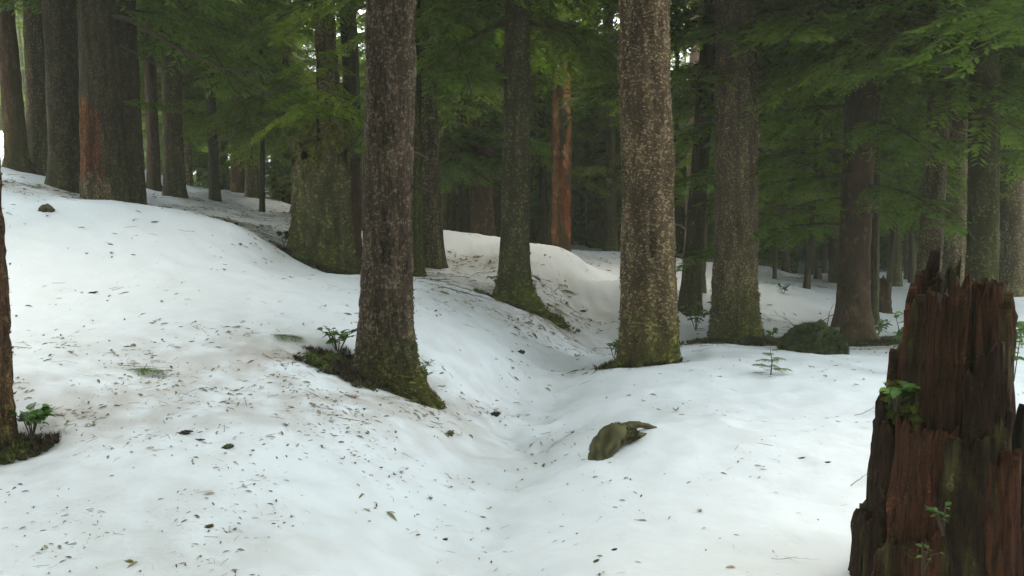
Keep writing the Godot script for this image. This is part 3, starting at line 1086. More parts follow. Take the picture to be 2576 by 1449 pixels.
	var slim := [
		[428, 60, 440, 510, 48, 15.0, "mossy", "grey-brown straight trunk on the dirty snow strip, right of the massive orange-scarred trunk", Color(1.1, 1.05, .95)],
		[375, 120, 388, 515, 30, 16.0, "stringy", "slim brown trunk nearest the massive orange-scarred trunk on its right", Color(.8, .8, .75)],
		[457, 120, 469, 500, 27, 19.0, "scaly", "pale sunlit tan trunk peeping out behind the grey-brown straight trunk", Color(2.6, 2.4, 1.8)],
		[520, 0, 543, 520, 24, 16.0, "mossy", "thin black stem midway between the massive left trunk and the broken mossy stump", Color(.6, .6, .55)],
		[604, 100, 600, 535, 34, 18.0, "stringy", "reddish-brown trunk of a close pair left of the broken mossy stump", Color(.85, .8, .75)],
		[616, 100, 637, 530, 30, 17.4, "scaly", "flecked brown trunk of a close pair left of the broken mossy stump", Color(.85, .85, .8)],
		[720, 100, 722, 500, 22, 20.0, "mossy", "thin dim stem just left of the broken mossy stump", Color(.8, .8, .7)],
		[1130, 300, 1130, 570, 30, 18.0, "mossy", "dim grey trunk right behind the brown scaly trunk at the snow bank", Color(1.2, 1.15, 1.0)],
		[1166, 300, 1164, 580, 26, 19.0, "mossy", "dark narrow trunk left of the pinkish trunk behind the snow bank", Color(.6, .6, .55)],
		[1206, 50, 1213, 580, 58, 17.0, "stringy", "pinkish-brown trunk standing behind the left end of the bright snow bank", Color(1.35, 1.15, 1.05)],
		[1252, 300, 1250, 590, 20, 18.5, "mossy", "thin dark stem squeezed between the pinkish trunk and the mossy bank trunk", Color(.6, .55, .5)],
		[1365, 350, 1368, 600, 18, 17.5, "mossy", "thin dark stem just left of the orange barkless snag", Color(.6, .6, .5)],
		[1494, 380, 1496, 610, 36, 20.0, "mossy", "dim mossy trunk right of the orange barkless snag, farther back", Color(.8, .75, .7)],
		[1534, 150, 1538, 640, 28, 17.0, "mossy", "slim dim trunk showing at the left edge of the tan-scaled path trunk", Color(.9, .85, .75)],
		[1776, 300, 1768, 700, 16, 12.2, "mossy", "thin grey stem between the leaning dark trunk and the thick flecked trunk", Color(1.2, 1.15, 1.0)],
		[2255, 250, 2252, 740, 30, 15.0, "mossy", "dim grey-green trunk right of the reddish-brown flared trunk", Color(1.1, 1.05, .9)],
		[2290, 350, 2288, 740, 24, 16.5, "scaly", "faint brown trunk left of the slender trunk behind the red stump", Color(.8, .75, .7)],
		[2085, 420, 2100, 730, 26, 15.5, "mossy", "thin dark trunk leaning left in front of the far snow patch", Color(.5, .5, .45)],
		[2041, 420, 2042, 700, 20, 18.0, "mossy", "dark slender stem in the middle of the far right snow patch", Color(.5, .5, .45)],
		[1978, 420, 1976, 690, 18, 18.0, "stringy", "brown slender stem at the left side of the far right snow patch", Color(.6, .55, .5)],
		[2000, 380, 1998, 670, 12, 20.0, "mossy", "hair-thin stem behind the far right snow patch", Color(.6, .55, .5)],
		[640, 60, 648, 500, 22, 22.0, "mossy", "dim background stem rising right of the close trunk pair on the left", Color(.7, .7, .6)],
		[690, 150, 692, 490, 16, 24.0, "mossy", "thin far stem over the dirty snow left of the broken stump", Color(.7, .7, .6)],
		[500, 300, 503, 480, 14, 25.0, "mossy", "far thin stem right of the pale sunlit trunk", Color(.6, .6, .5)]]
	var n := 0
	for s in slim:
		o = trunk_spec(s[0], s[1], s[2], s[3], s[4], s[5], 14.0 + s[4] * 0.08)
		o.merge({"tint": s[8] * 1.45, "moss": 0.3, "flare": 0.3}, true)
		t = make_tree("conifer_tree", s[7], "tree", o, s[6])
		crown(t, o, 2.8 + fmod(n * 1.7, 2.5), s[5] * 0.21 + 4.0, 24, 2.2, 0.9, 30 + n, Color(1.0 + 0.2 * fmod(n * 0.37, 1.0), 1, .9))
		n += 1

	# the trunk cut off by the left border
	o = trunk_spec(-66, 600, -38, 1000, 130, 4.4, 12)
	o.merge({"flare": 0.1, "rough": 0.02, "grain": 13.0, "moss": 0.22, "moss_height": 0.3, "tint": Color(.95, .68, .52), "step": 0.035, "seg": 64}, true)
	t = make_tree("conifer_tree", "very near reddish-dark ragged trunk cut off by the left border", "tree", o, "furrowed")
	bark_scales(t, o, 900, 2.4, 0.03, Color(.04, .028, .02), Color(.12, .09, .06))
	duff_mat(t, o.at.x + 0.2, o.at.z + 0.08, 0.2, 0.13, 0.03, 6, Color(.02, .015, .01), Color(.045, .04, .016))
	crown(t, o, 6.0, 12, 20, 2.0, 0.5, 21, Color(1, 1, 1))

	# deep forest: alike trees and young hemlocks
	var protos := []
	for i in 6:
		var po := {"at": Vector3.ZERO, "lean": Vector2(0.012 * (i - 2.5), 0.008 * (2.5 - i)), "r": 0.16 + 0.03 * i, "height": 10.5 + i, "seed": i * 1.37, "fine_to": 9.0, "seg": 18, "step": 0.25, "bend": 0.03, "tint": [Color(1.5, 1.45, 1.3), Color(1.0, .95, .8), Color(2.0, 1.8, 1.5), Color(1.2, 1.05, .95), Color(1.6, 1.5, 1.2), Color(1.0, .95, .8)][i]}
		var p := make_tree("conifer_tree", "", "tree", po, ["scaly", "mossy", "mossy", "stringy", "scaly", "furrowed"][i])
		crown(p, po, 1.6 + 0.35 * i, po.height, 76, 3.0, 0.6, 70 + i, Color(1.25, 1.1, .95))
		protos.append(p)
	var young := []
	for i in 4:
		var po := {"at": Vector3.ZERO, "lean": Vector2(0.02 * (i - 1.5), 0.0), "r": 0.035 + 0.01 * i, "height": 4.5 + 1.2 * i, "seed": i * 2.1, "fine_to": 3.0, "seg": 8, "step": 0.3, "bend": 0.02, "tint": Color(.7, .65, .55)}
		var p := make_tree("young_hemlock", "", "young tree", po, "mossy")
		crown(p, po, [0.35, 1.7, 0.5, 2.1][i], po.height, 52, 1.9, 0.3, 90 + i, [Color(1.25, 1.15, .9), Color(.95, 1.05, .95), Color(1.1, 1.1, .9), Color(1.4, 1.25, .8)][i])
		young.append(p)
	rng.seed = 2024
	var taken: Array = []
	var made := 0
	var n_young := 0
	var far_things: Array = []
	var n_old := 0
	var tries := 0
	while made < 185 and tries < 9000:
		tries += 1
		var is_young := made % 5 >= 3
		var d := lerpf(18.0 if not is_young else 16.0, 60.0 if not is_young else 34.0, pow(rng.randf(), 0.7))
		var px := rng.randf_range(-380, 2960)
		if d < 21 and (px > 1880 and px < 2120 or px > 1090 and px < 1560 and d < 18):
			continue
		if is_young and d < 21.0:
			continue
		var p := at(px, 600, d)
		var ok := true
		for gl in [at(420, 600, 27), at(30, 600, 24)]:
			if Vector2(p.x - gl.x, p.z - gl.z).length() < 5.0:
				ok = false
		for q in taken:
			if Vector2(p.x - q.x, p.z - q.y).length() < (1.3 if d < 30 else 1.8):
				ok = false
				break
		if not ok:
			continue
		taken.append(Vector2(p.x, p.z))
		var src: Node3D = young[(n_young * 2) % 4 if d > 22.0 else n_young % 2 * 2 + 1] if is_young else protos[n_old % 6]
		if is_young:
			n_young += 1
		else:
			n_old += 1
		var c: Node3D = src
		if src.position != Vector3.ZERO:
			c = src.duplicate()
			c.name = numbered("young_hemlock" if is_young else "conifer_tree")
			add_child(c)
		c.position = Vector3(p.x, ground(p.x, p.z) - 0.05, p.z)
		c.rotation.y = rng.randf() * TAU
		c.scale = Vector3.ONE * rng.randf_range(0.9, 1.1) * (1.0 if is_young else (d * 0.21 + 3.0) / 12.0)
		far_things.append({"node": c, "young": is_young, "px": px, "d": d, "tone": ["tan-flecked", "dark mossy", "pale grey", "reddish-brown", "tan", "blackish"][(n_old - 1) % 6]})
		made += 1
	label_far_trees(far_things)
	surrounding_trees(protos)
	# young hemlocks that fill the gaps between the nearer trunks
	var gaps := [
		[1160, 16.5, 1, 0.9, "behind the dim grey trunk left of the pinkish trunk"], [1335, 17.5, 3, 0.9, "between the slim mossy bank trunk and the orange snag"], [1465, 19.0, 3, 0.85, "right behind the orange snag, beyond the bank"],
		[1525, 18.0, 3, 0.8, "at the tan-scaled trunk's left edge, beyond the bank"], [1400, 23.0, 1, 1.2, "far behind the orange snag"],
		[1705, 20.0, 3, 1.0, "behind the pale pinkish snag"],
		[565, 19.0, 3, 0.95, "between the thin black stem and the close trunk pair"], [662, 16.0, 3, 0.75, "right of the close trunk pair, left of the broken stump"],
		[695, 20.0, 0, 1.2, "low and yellow-green just left of the broken stump"], [400, 20.0, 3, 1.0, "behind the slim brown trunk on the left rise"], [345, 18.0, 3, 0.8, "at the massive left trunk's right edge"],
		[1950, 15.0, 1, 0.8, "right of the thick flecked trunk, over the far snow patch"], [2035, 13.6, 3, 0.7, "above the mossy mound"], [2075, 18.0, 3, 0.9, "behind the far right snow patch"],
		[2240, 13.6, 3, 0.7, "just right of the flared reddish trunk"], [2300, 16.0, 3, 0.8, "left of the slender trunk over the red stump"], [2425, 15.0, 1, 0.8, "between the two trunks over the red stump"], [2545, 16.0, 3, 0.8, "at the right border behind the tan scaly trunk"],
		[1880, 19.0, 0, 0.9, "low behind the thick flecked trunk, far back"], [1960, 23.0, 0, 1.0, "closing the far snow patch at its left"], [2060, 24.0, 2, 1.0, "closing the far snow patch at its right"], [2170, 23.0, 0, 1.1, "low behind the flared reddish trunk"], [2290, 20.0, 2, 0.9, "low between the flared reddish trunk and the tall red stump"], [2400, 19.0, 0, 1.0, "low behind the trunks over the red stump"], [2500, 18.0, 2, 0.9, "low behind the dark moss-grown trunk"], [1340, 20.0, 0, 1.0, "low beyond the bank crest, left of the orange snag"], [1455, 21.5, 2, 0.9, "low beyond the bank crest, right of the orange snag"], [1150, 21.0, 0, 1.0, "low beyond the left end of the bank"], [2000, 22.0, 3, 1.1, "far back above the far right snow patch"], [2200, 19.0, 1, 1.2, "far behind the flared reddish trunk"], [1580, 24.0, 3, 1.1, "hidden mostly behind the tan-scaled trunk"], [960, 16.0, 3, 0.8, "mostly behind the furrowed trunk"], [740, 24.0, 3, 1.1, "far behind the broken stump's left edge"]]
	for g in gaps:
		var p := at(g[0], 600, g[1])
		var c: Node3D = young[g[2]].duplicate()
		c.name = numbered("young_hemlock")
		add_child(c)
		c.position = Vector3(p.x, ground(p.x, p.z) - 0.05, p.z)
		c.rotation.y = g[0] * 0.37
		c.scale = Vector3.ONE * g[3]
		tag(c, "feathery young hemlock " + g[4], "young tree", "young hemlocks filling the gaps between the trunks")

# each tree of the deep forest is told apart by its kind, the trunk it stands behind and its rank in depth there
func label_far_trees(list: Array) -> void:
	var zones := [[100, "at the left border"], [205, "behind the dark straight left trunk"], [350, "behind the orange-scarred trunk pair"], [455, "just right of the orange-scarred trunk pair"], [545, "just left of the thin black stem"], [640, "just right of the thin black stem"], [735, "just left of the broken mossy stump"],
		[905, "behind the broken mossy stump"], [1040, "behind the furrowed path trunk"], [1180, "just right of the furrowed path trunk"], [1262, "just left of the slim bank trunk"], [1340, "behind the slim bank trunk"], [1450, "behind the orange snag"], [1556, "just left of the tan-scaled trunk"], [1700, "behind the tan-scaled trunk"],
		[1800, "just right of the tan-scaled trunk"], [1910, "behind the thick flecked trunk"], [2010, "just right of the thick flecked trunk"], [2110, "above the mossy mound"], [2210, "behind the flared reddish trunk"], [2320, "just right of the flared reddish trunk"], [2450, "above the tall red stump's left half"], [2577, "above the tall red stump's right half"]]
	var ranks := ["nearest", "second nearest", "third nearest", "fourth nearest", "fifth nearest", "sixth nearest", "seventh nearest", "eighth nearest", "ninth nearest", "tenth nearest", "eleventh nearest", "twelfth nearest"]
	list.sort_custom(func(a, b): return a.d < b.d)
	var counts := {}
	for e in list:
		var category := "young tree" if e.young else "tree"
		if e.px < 0.0 or e.px > 2576.0:
			var side := "left" if e.px < 0.0 else "right"
			tag(e.node, ("young hemlock" if e.young else "forest conifer") + " standing beyond the frame's %s border" % side, category, "trees beyond the %s border" % side)
			continue
		var place := ""
		for z in zones:
			if e.px < z[0]:
				place = z[1]
				break
		var key: String = place + ("y" if e.young else "o")
		var k: int = counts.get(key, 0)
		counts[key] = k + 1
		if e.young:
			tag(e.node, "feathery young hemlock, %s of those %s" % [ranks[mini(k, 11)], place], category, "young hemlocks of the deep forest")
		else:
			tag(e.node, "%s far conifer, %s of those %s" % [e.tone, ranks[mini(k, 11)], place], category, "conifers of the deep forest")

# trees round the clearing, beside and behind the viewpoint, that shade the near snow
func surrounding_trees(protos: Array) -> void:
	rng.seed = 31
	for e in [[-5.5, 1.5], [-3.2, 5.5], [1.4, 4.6], [5.0, 2.2], [-7.0, 6.5], [4.2, 7.5], [-11.0, 1.5], [-0.8, 9.0], [8.5, 6.0], [-12.5, -5.5]]:
		var c: Node3D = protos[int(rng.randi() % 6)].duplicate()
		c.name = numbered("conifer_tree")
		add_child(c)
		c.position = Vector3(e[0], ground(e[0], e[1]) - 0.05, e[1])
		c.rotation.y = rng.randf() * TAU
		c.scale = Vector3.ONE * 1.5
		tag(c, "tall conifer outside the frame at the clearing's near side", "tree", "conifers round the near side of the clearing")

# ------------------------------------------------------------------ stumps, snags
# One upright splinter of a rotten stump: a curved board whose top is torn
func slab(parent: Node, th: float, rad0: float, rad1: float, wide: float, thick: float, top: float, seed_no: int, tint: Color, moss: float) -> void:
	var r := RandomNumberGenerator.new()
	r.seed = seed_no
	var across := 12
	var rows := 26
	var v := PackedVector3Array()
	var uv := PackedVector2Array()
	var col := PackedColorArray()
	var idx := PackedInt32Array()
	var tops := PackedFloat32Array()
	var slope := r.randf_range(-0.09, 0.09)
	for k in across + 1:
		tops.append(top + slope * (k / float(across) - 0.5) * 2.0 + bark_noise.get_noise_2d(k * 0.22, seed_no * 7.3) * 0.075 + r.randf_range(-0.015, 0.015))
	var skew := r.randf_range(-0.03, 0.03)
	for face in 2:
		for j in rows + 1:
			var t := float(j) / rows
			for k in across + 1:
				var s := (k / float(across) - 0.5) * 2.0
				var y := lerpf(-0.3, tops[k], t)
				var w := wide * (1.0 - 0.12 * t * t) * (1.0 - 0.06 * absf(bark_noise.get_noise_2d(y * 14.0, seed_no * 3.1)) * 4.0)
				var rad := lerpf(rad0, rad1, clampf(y / 1.25, -0.2, 1.0))
				var n := bark_noise.get_noise_3d(s * wide * 26.0 + seed_no * 5.0, y * 2.4, seed_no * 1.7)
				var n2 := bark_noise.get_noise_3d(s * wide * 110.0 + seed_no, y * 3.0, 3.0)
				rad += n * 0.020 + n2 * 0.014 - 0.010 * s * s
				if face == 1:
					rad -= thick * (1.0 - 0.5 * t)
				var a: float = th + (s * w * 0.5 + skew * t) / maxf(rad0, 0.1)
				v.append(Vector3(cos(a) * rad, y, sin(a) * rad))
				uv.append(Vector2(s * wide * 0.5 + seed_no * 0.137, -y * 0.5 + seed_no * 0.21))
				var g := clampf(moss * (bark_noise.get_noise_3d(s * 1.5 + seed_no, y * 3.0, 8.0) * 2.0 + 0.2), 0.0, 1.0)
				var c := tint * lerpf(0.65, 1.35, clampf(0.5 + n * 1.2, 0.0, 1.0))
				c.a = 1.0
				c = c.lerp(Color(1.3, 2.6, 1.3), g)
				col.append(Color(c.r / TINT, c.g / TINT, c.b / TINT))
	var w1 := across + 1
	var half := w1 * (rows + 1)
	for j in rows:
		for k in across:
			var a := j * w1 + k
			idx.append_array(PackedInt32Array([a + w1 + 1, a + w1, a, a + w1 + 1, a, a + 1]))
			var b := a + half
			idx.append_array(PackedInt32Array([b, b + w1, b + w1 + 1, b + 1, b, b + w1 + 1]))
		for e in [0, across]:
			var a: int = j * w1 + e
			var b: int = a + half
			if e == 0:
				idx.append_array(PackedInt32Array([a, a + w1, b + w1, a, b + w1, b]))
			else:
				idx.append_array(PackedInt32Array([b + w1, a + w1, a, b, b + w1, a]))
	for k in across:
		var a := rows * w1 + k
		idx.append_array(PackedInt32Array([a, a + 1, a + half + 1, a, a + half + 1, a + half]))
	part("wood_slab", mesh_from(v, idx, uv, col), mats.rotten, parent)

func lump_mesh(rx: float, ry: float, rz: float, seed_no: int, rough: float, c0: Color, c1: Color, point := 1.0) -> ArrayMesh:
	var v := PackedVector3Array()
	var col := PackedColorArray()
	var idx := PackedInt32Array()
	var rings := 18
	var seg := 28
	for i in rings + 1:
		var ph := PI * i / rings
		for k in seg:
			var th := TAU * k / seg
			var d := Vector3(sin(ph) * cos(th), cos(ph), sin(ph) * sin(th))
			var n := bark_noise.get_noise_3d(d.x * 1.6 + seed_no * 3.0, d.y * 1.6, d.z * 1.6)
			var n2 := bark_noise.get_noise_3d(d.x * 6.0 + seed_no, d.y * 6.0, d.z * 6.0)
			var q := 1.0 + n * rough + n2 * rough * 0.3
			var yy := signf(d.y) * pow(absf(d.y), point)
			v.append(Vector3(d.x * rx * q, yy * ry * q, d.z * rz * q))
			col.append(c0.lerp(c1, clampf(0.5 + n2 * 1.4 + d.y * 0.35, 0.0, 1.0)))
	for i in rings:
		for k in seg:
			var a := i * seg + k
			var b := i * seg + (k + 1) % seg
			idx.append_array(PackedInt32Array([a, b, b + seg, a, b + seg, a + seg]))
	return mesh_from(v, idx, null, col)

# a fat knobbly tube whose colour runs from c0 to c1
func limb_mesh(pts: Array, radii: Array, seed_no: int, c0: Color, c1: Color) -> ArrayMesh:
	var cp := []
	var cr := []
	for i in pts.size() - 1:
		for k in 5:
			var t := k / 5.0
			var p0: Vector3 = pts[max(i - 1, 0)]
			var p3: Vector3 = pts[min(i + 2, pts.size() - 1)]
			cp.append((pts[i] as Vector3).cubic_interpolate(pts[i + 1], p0, p3, t))
			cr.append(lerpf(radii[i], radii[i + 1], t))
	cp.append(pts[-1])
	cr.append(radii[-1])
	var base := tube(cp, cr, 16)
	var a := base.surface_get_arrays(0)
	var v: PackedVector3Array = a[Mesh.ARRAY_VERTEX]
	var nr: PackedVector3Array = a[Mesh.ARRAY_NORMAL]
	var col := PackedColorArray()
	for i in v.size():
		var n := bark_noise.get_noise_3d(v[i].x * 22.0 + seed_no, v[i].y * 22.0, v[i].z * 22.0)
		v[i] += nr[i] * n * 0.01
		col.append(c0.lerp(c1, clampf(0.5 + n * 1.6, 0.0, 1.0)))
	return mesh_from(v, a[Mesh.ARRAY_INDEX], null, col)

func build_stumps() -> void:
	var o: Dictionary
	var t: Node3D
	# red rotten stump, near right
	var base := at(2372, 1449, 3.2)
	base.y = ground(base.x, base.z)
	t = thing("rotten_stump", "tall red-brown rotten stump of torn upright splinters, nearest on the right", "stump", base)
	part("core", tube([Vector3(0, -0.3, 0), Vector3(0.01, 0.5, 0), Vector3(0, 1.08, 0)], [0.24, 0.19, 0.13], 16), plain(lin(.02, .009, .006), 1.0, false), t)
	var r := RandomNumberGenerator.new()
	r.seed = 77
	var k := 0
	for ring in [[10, 0.178, 0.14], [12, 0.224, 0.178], [14, 0.30, 0.25], [15, 0.34, 0.30]]:
		var n: int = ring[0]
		for i in n:
			var th: float = TAU * (i + r.randf_range(-0.2, 0.2)) / n + ring[1] * 9.0
			var c := cos(th)
			var s := sin(th)
			var top := 1.2
			if ring[1] < 0.25:
				top = 1.215 + r.randf_range(-0.05, 0.03) - (0.10 if c > 0.3 else (0.06 if c < -0.6 else 0.0))
			elif ring[1] < 0.28:
				top = 1.06 + r.randf_range(-0.16, 0.08)
				if c < -0.6:
					top = 0.87
				elif c > 0.6:
					top = r.randf_range(0.75, 0.95)
			elif ring[1] < 0.32:
				top = r.randf_range(0.72, 1.04)
				if c < -0.55:
					top = 0.67 + r.randf_range(-0.02, 0.02)
				elif c > 0.6:
					top = r.randf_range(0.60, 0.70)
			else:
				top = r.randf_range(0.3, 0.85)
				if c < -0.5:
					top = 0.26 + r.randf_range(-0.02, 0.02)
				elif c > 0.6:
					top = r.randf_range(0.3, 0.6)
			var tint := Color(0.42, 0.31, 0.27).lerp(Color(0.2, 0.21, 0.19), r.randf())
			if r.randf() < 0.15:
				tint = Color(0.85, 0.62, 0.48)
			if ring[1] < 0.25 and s > 0.2:
				tint = Color(0.55, 0.43, 0.36)
			slab(t, th, ring[1], ring[2], TAU * ring[1] / n * r.randf_range(1.15, 1.6), 0.05, top, 300 + k, tint, 0.55 if r.randf() < 0.3 else 0.05)
			k += 1
	var mo := {"r": 0.25, "height": 3.0, "seed": 4.0, "lean": Vector2.ZERO, "flare": 0.2, "rough": 0.02}
	var places := []
	var cols := []
	for i in 160:
		var th := PI + r.randf_range(-0.6, 0.7)
		var y := 0.66 + r.randf() * 0.16 * (1.0 - absf(th - PI))
		var rr := r.randf_range(0.21, 0.255)
		places.append(Transform3D(Basis(Vector3.UP, r.randf() * TAU).scaled(Vector3.ONE * 0.03 * r.randf_range(0.6, 1.3)), Vector3(cos(th) * rr, y, sin(th) * rr)))
		var kk := r.randf_range(0.6, 1.3)
		cols.append(Color(0.07 * kk, 0.085 * kk, 0.014))
	scatter("moss", tuft_mesh, mats.moss, t, places, cols)

	# broken mossy stump in the middle distance
	o = trunk_spec(812, 400, 815, 650, 148, 10.3, 1.8)
	o.merge({"flare": 0.14, "flare_height": 0.3, "rough": 0.055, "grain": 15.0, "moss": 0.7, "moss_height": 0.3, "moss_all": 0.45, "taper": 0.12, "jag": 0.5, "fine_to": 1.8, "step": 0.04, "seg": 64, "moss_side": 2.6, "tint": Color(1.45, 1.5, 1.15),
		"roots": [[2.85, 0.55, 0.22, 6.0]], "holes": [[2.5, 0.12, 0.1, 0.75, 0.08], [0.9, 0.1, 0.4, 1.3, 0.08], [1.5, 0.05, 0.1, 1.0, 0.04]]}, true)
	t = make_tree("broken_stump", "broad broken grey-green stump capped with moss, on the edge of the left snow mound", "stump", o, "mossy")
	places = []
	cols = []
	for i in 900:
		var th := r.randf() * TAU
		var q := sqrt(r.randf())
		var y: float = 1.36 + 0.42 * r.randf() * (1.15 - q * 0.8) + 0.12 * sin(th * 2.0 + 1.0)
		places.append(Transform3D(Basis(Vector3.UP, r.randf() * TAU).scaled(Vector3.ONE * 0.05 * r.randf_range(0.6, 1.4)), Vector3(cos(th) * q * o.r * 1.02, y, sin(th) * q * o.r * 1.02)))
		var kk := r.randf_range(0.35, 1.3)
		cols.append(Color(0.13 * kk, 0.125 * kk, 0.018))
	scatter("moss_cap", tuft_mesh, mats.moss, t, places, cols)
	moss_tufts(t, o, 1400, 0.45, 0.035)
	duff_mat(t, o.at.x - 0.05, o.at.z + 0.22, 0.55, 0.32, 0.08, 8, Color(.02, .016, .008), Color(.05, .055, .014))
	var y0: Node3D = thing("young_hemlock", "small yellow-green hemlock growing out of the broken mossy stump", "young tree", o.at + Vector3(-0.05, 1.25, -0.1))
	var yo := {"at": Vector3.ZERO, "lean": Vector2(0.02, 0), "r": 0.02, "height": 1.5, "seed": 3.3, "fine_to": 1.4, "seg": 8, "step": 0.1, "bend": 0.01, "tint": Color(.7, .6, .5)}
	part("trunk", trunk_mesh(yo), mats.mossy, y0)
	crown(y0, yo, 0.68, 1.45, 20, 0.9, 0.4, 2, Color(1.55, 1.4, 0.9))

	o = trunk_spec(885, 350, 888, 660, 44, 10.8, 1.62)
	o.merge({"rough": 0.03, "taper": 0.12, "jag": 0.3, "fine_to": 1.7, "step": 0.05, "tint": Color(.75, .75, .75)}, true)
	make_tree("rotten_stump", "dark brown rotten half-trunk pressed against the broken mossy stump's right side", "stump", o, "rotten")

	# snags
	o = trunk_spec(1417, 150, 1408, 630, 50, 15.0, 3.55)
	o.merge({"taper": 0.12, "rough": 0.035, "grain": 9.0, "jag": 0.3, "fine_to": 3.6, "step": 0.05, "seg": 40, "flare": 0.1, "tint": Color(.36, .40, .40), "moss": 0.1,
		"patches": [[2.25, 0.4, 0.2, 3.3, Color(.9, .85, .8)], [1.0, 0.4, 1.5, 3.4, Color(1.3, 1.15, 1.0)], [1.6, 0.4, 0.6, 1.6, Color(.55, .38, .32)], [1.4, 0.4, 1.9, 2.5, Color(.22, .36, .42)], [0.8, 0.4, 0.3, 1.2, Color(.9, .55, .42)], [1.9, 0.3, 2.7, 3.2, Color(.3, .3, .3)]]}, true)
	t = make_tree("dead_snag", "broken-topped orange-brown snag with peeling bark beyond the bright snow bank", "dead tree", o, "bare_wood")
	part("dead_branch", bare_boughs[0], mats.twig, t, bough_place(o, 2.4, 0.2, 0.5, -0.5))
	part("dead_branch", bare_boughs[1], mats.twig, t, bough_place(o, 2.9, 2.7, 0.5, -0.4))
	o = trunk_spec(1752, 60, 1732, 680, 25, 16.0, 5.2)
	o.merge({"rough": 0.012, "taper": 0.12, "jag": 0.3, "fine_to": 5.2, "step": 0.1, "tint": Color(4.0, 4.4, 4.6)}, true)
	make_tree("dead_snag", "pale pinkish barkless snag leaning behind the narrow dark trunk", "dead tree", o, "stringy")
	o = trunk_spec(2224, 690, 2221, 780, 30, 12.0, 0.56)
	o.merge({"rough": 0.03, "taper": 0.12, "jag": 0.14, "fine_to": 0.6, "step": 0.04, "tint": Color(.9, .9, .9)}, true)
	make_tree("rotten_stump", "short red-brown stub in the snow left of the tall red stump", "stump", o, "rotten")
	o = trunk_spec(2527, 665, 2524, 800, 18, 9.2, 0.75)
	o.merge({"rough": 0.015, "taper": 0.12, "jag": 0.14, "fine_to": 0.8, "step": 0.04, "tint": Color(1.3, 1.5, 1.5)}, true)
	make_tree("rotten_stump", "narrow brown stub just past the tall red stump's right edge", "stump", o, "rotten")
	o = trunk_spec(508, 480, 508, 505, 22, 23.0, 0.4)
	o.merge({"rough": 0.03, "taper": 0.12, "jag": 0.1, "fine_to": 0.5, "step": 0.05}, true)
	make_tree("rotten_stump", "small black stump on the far snow right of the pale sunlit trunk", "stump", o, "rotten")
	o = trunk_spec(2056, 700, 2056, 725, 14, 16.5, 0.3)
	o.merge({"rough": 0.02, "taper": 0.12, "jag": 0.08, "fine_to": 0.4, "step": 0.05}, true)
	make_tree("rotten_stump", "tiny black stub standing on the far right snow patch", "stump", o, "rotten")

func lying_bough(called: String, label: String, px: float, py: float, d: float, length: float, turn: float, bare: bool, tint := 1.0) -> void:
	var p := on_ground(px, py, d)
	var t := thing(called, label, "twig", p + Vector3(0, 0.015, 0))
	var e := p + Vector3(cos(turn), 0, -sin(turn)) * length
	e.y = ground(e.x, e.z)
	var b := Basis(Vector3.UP, turn) * Basis(Vector3.BACK, atan2(e.y - p.y, length) + 0.12)
	b = b.scaled_local(Vector3(length, length * 0.4, length))
	part("twig", bare_boughs[int(px) % 3] if bare else boughs[int(px) % 5], mats.grey_twig if bare else null, t, Transform3D(b, Vector3.ZERO))

func bit(called: String, label: String, px: float, py: float, d: float, size: Vector3, c: Color, turn := 0.0) -> void:
	var p := on_ground(px, py, d)
	var t := part(called, lump_mesh(size.x * 1.15, size.y * 0.75, size.z * 0.9, int(px), 1.1, c * 0.6, c * 1.8), mats.litter, self)
	t.position = p + Vector3(0, size.y * 0.25, 0)
	t.scale = Vector3.ONE * 0.75
	t.rotation = Vector3(0.15, turn, 0.2)
	tag(t, label, "debris")

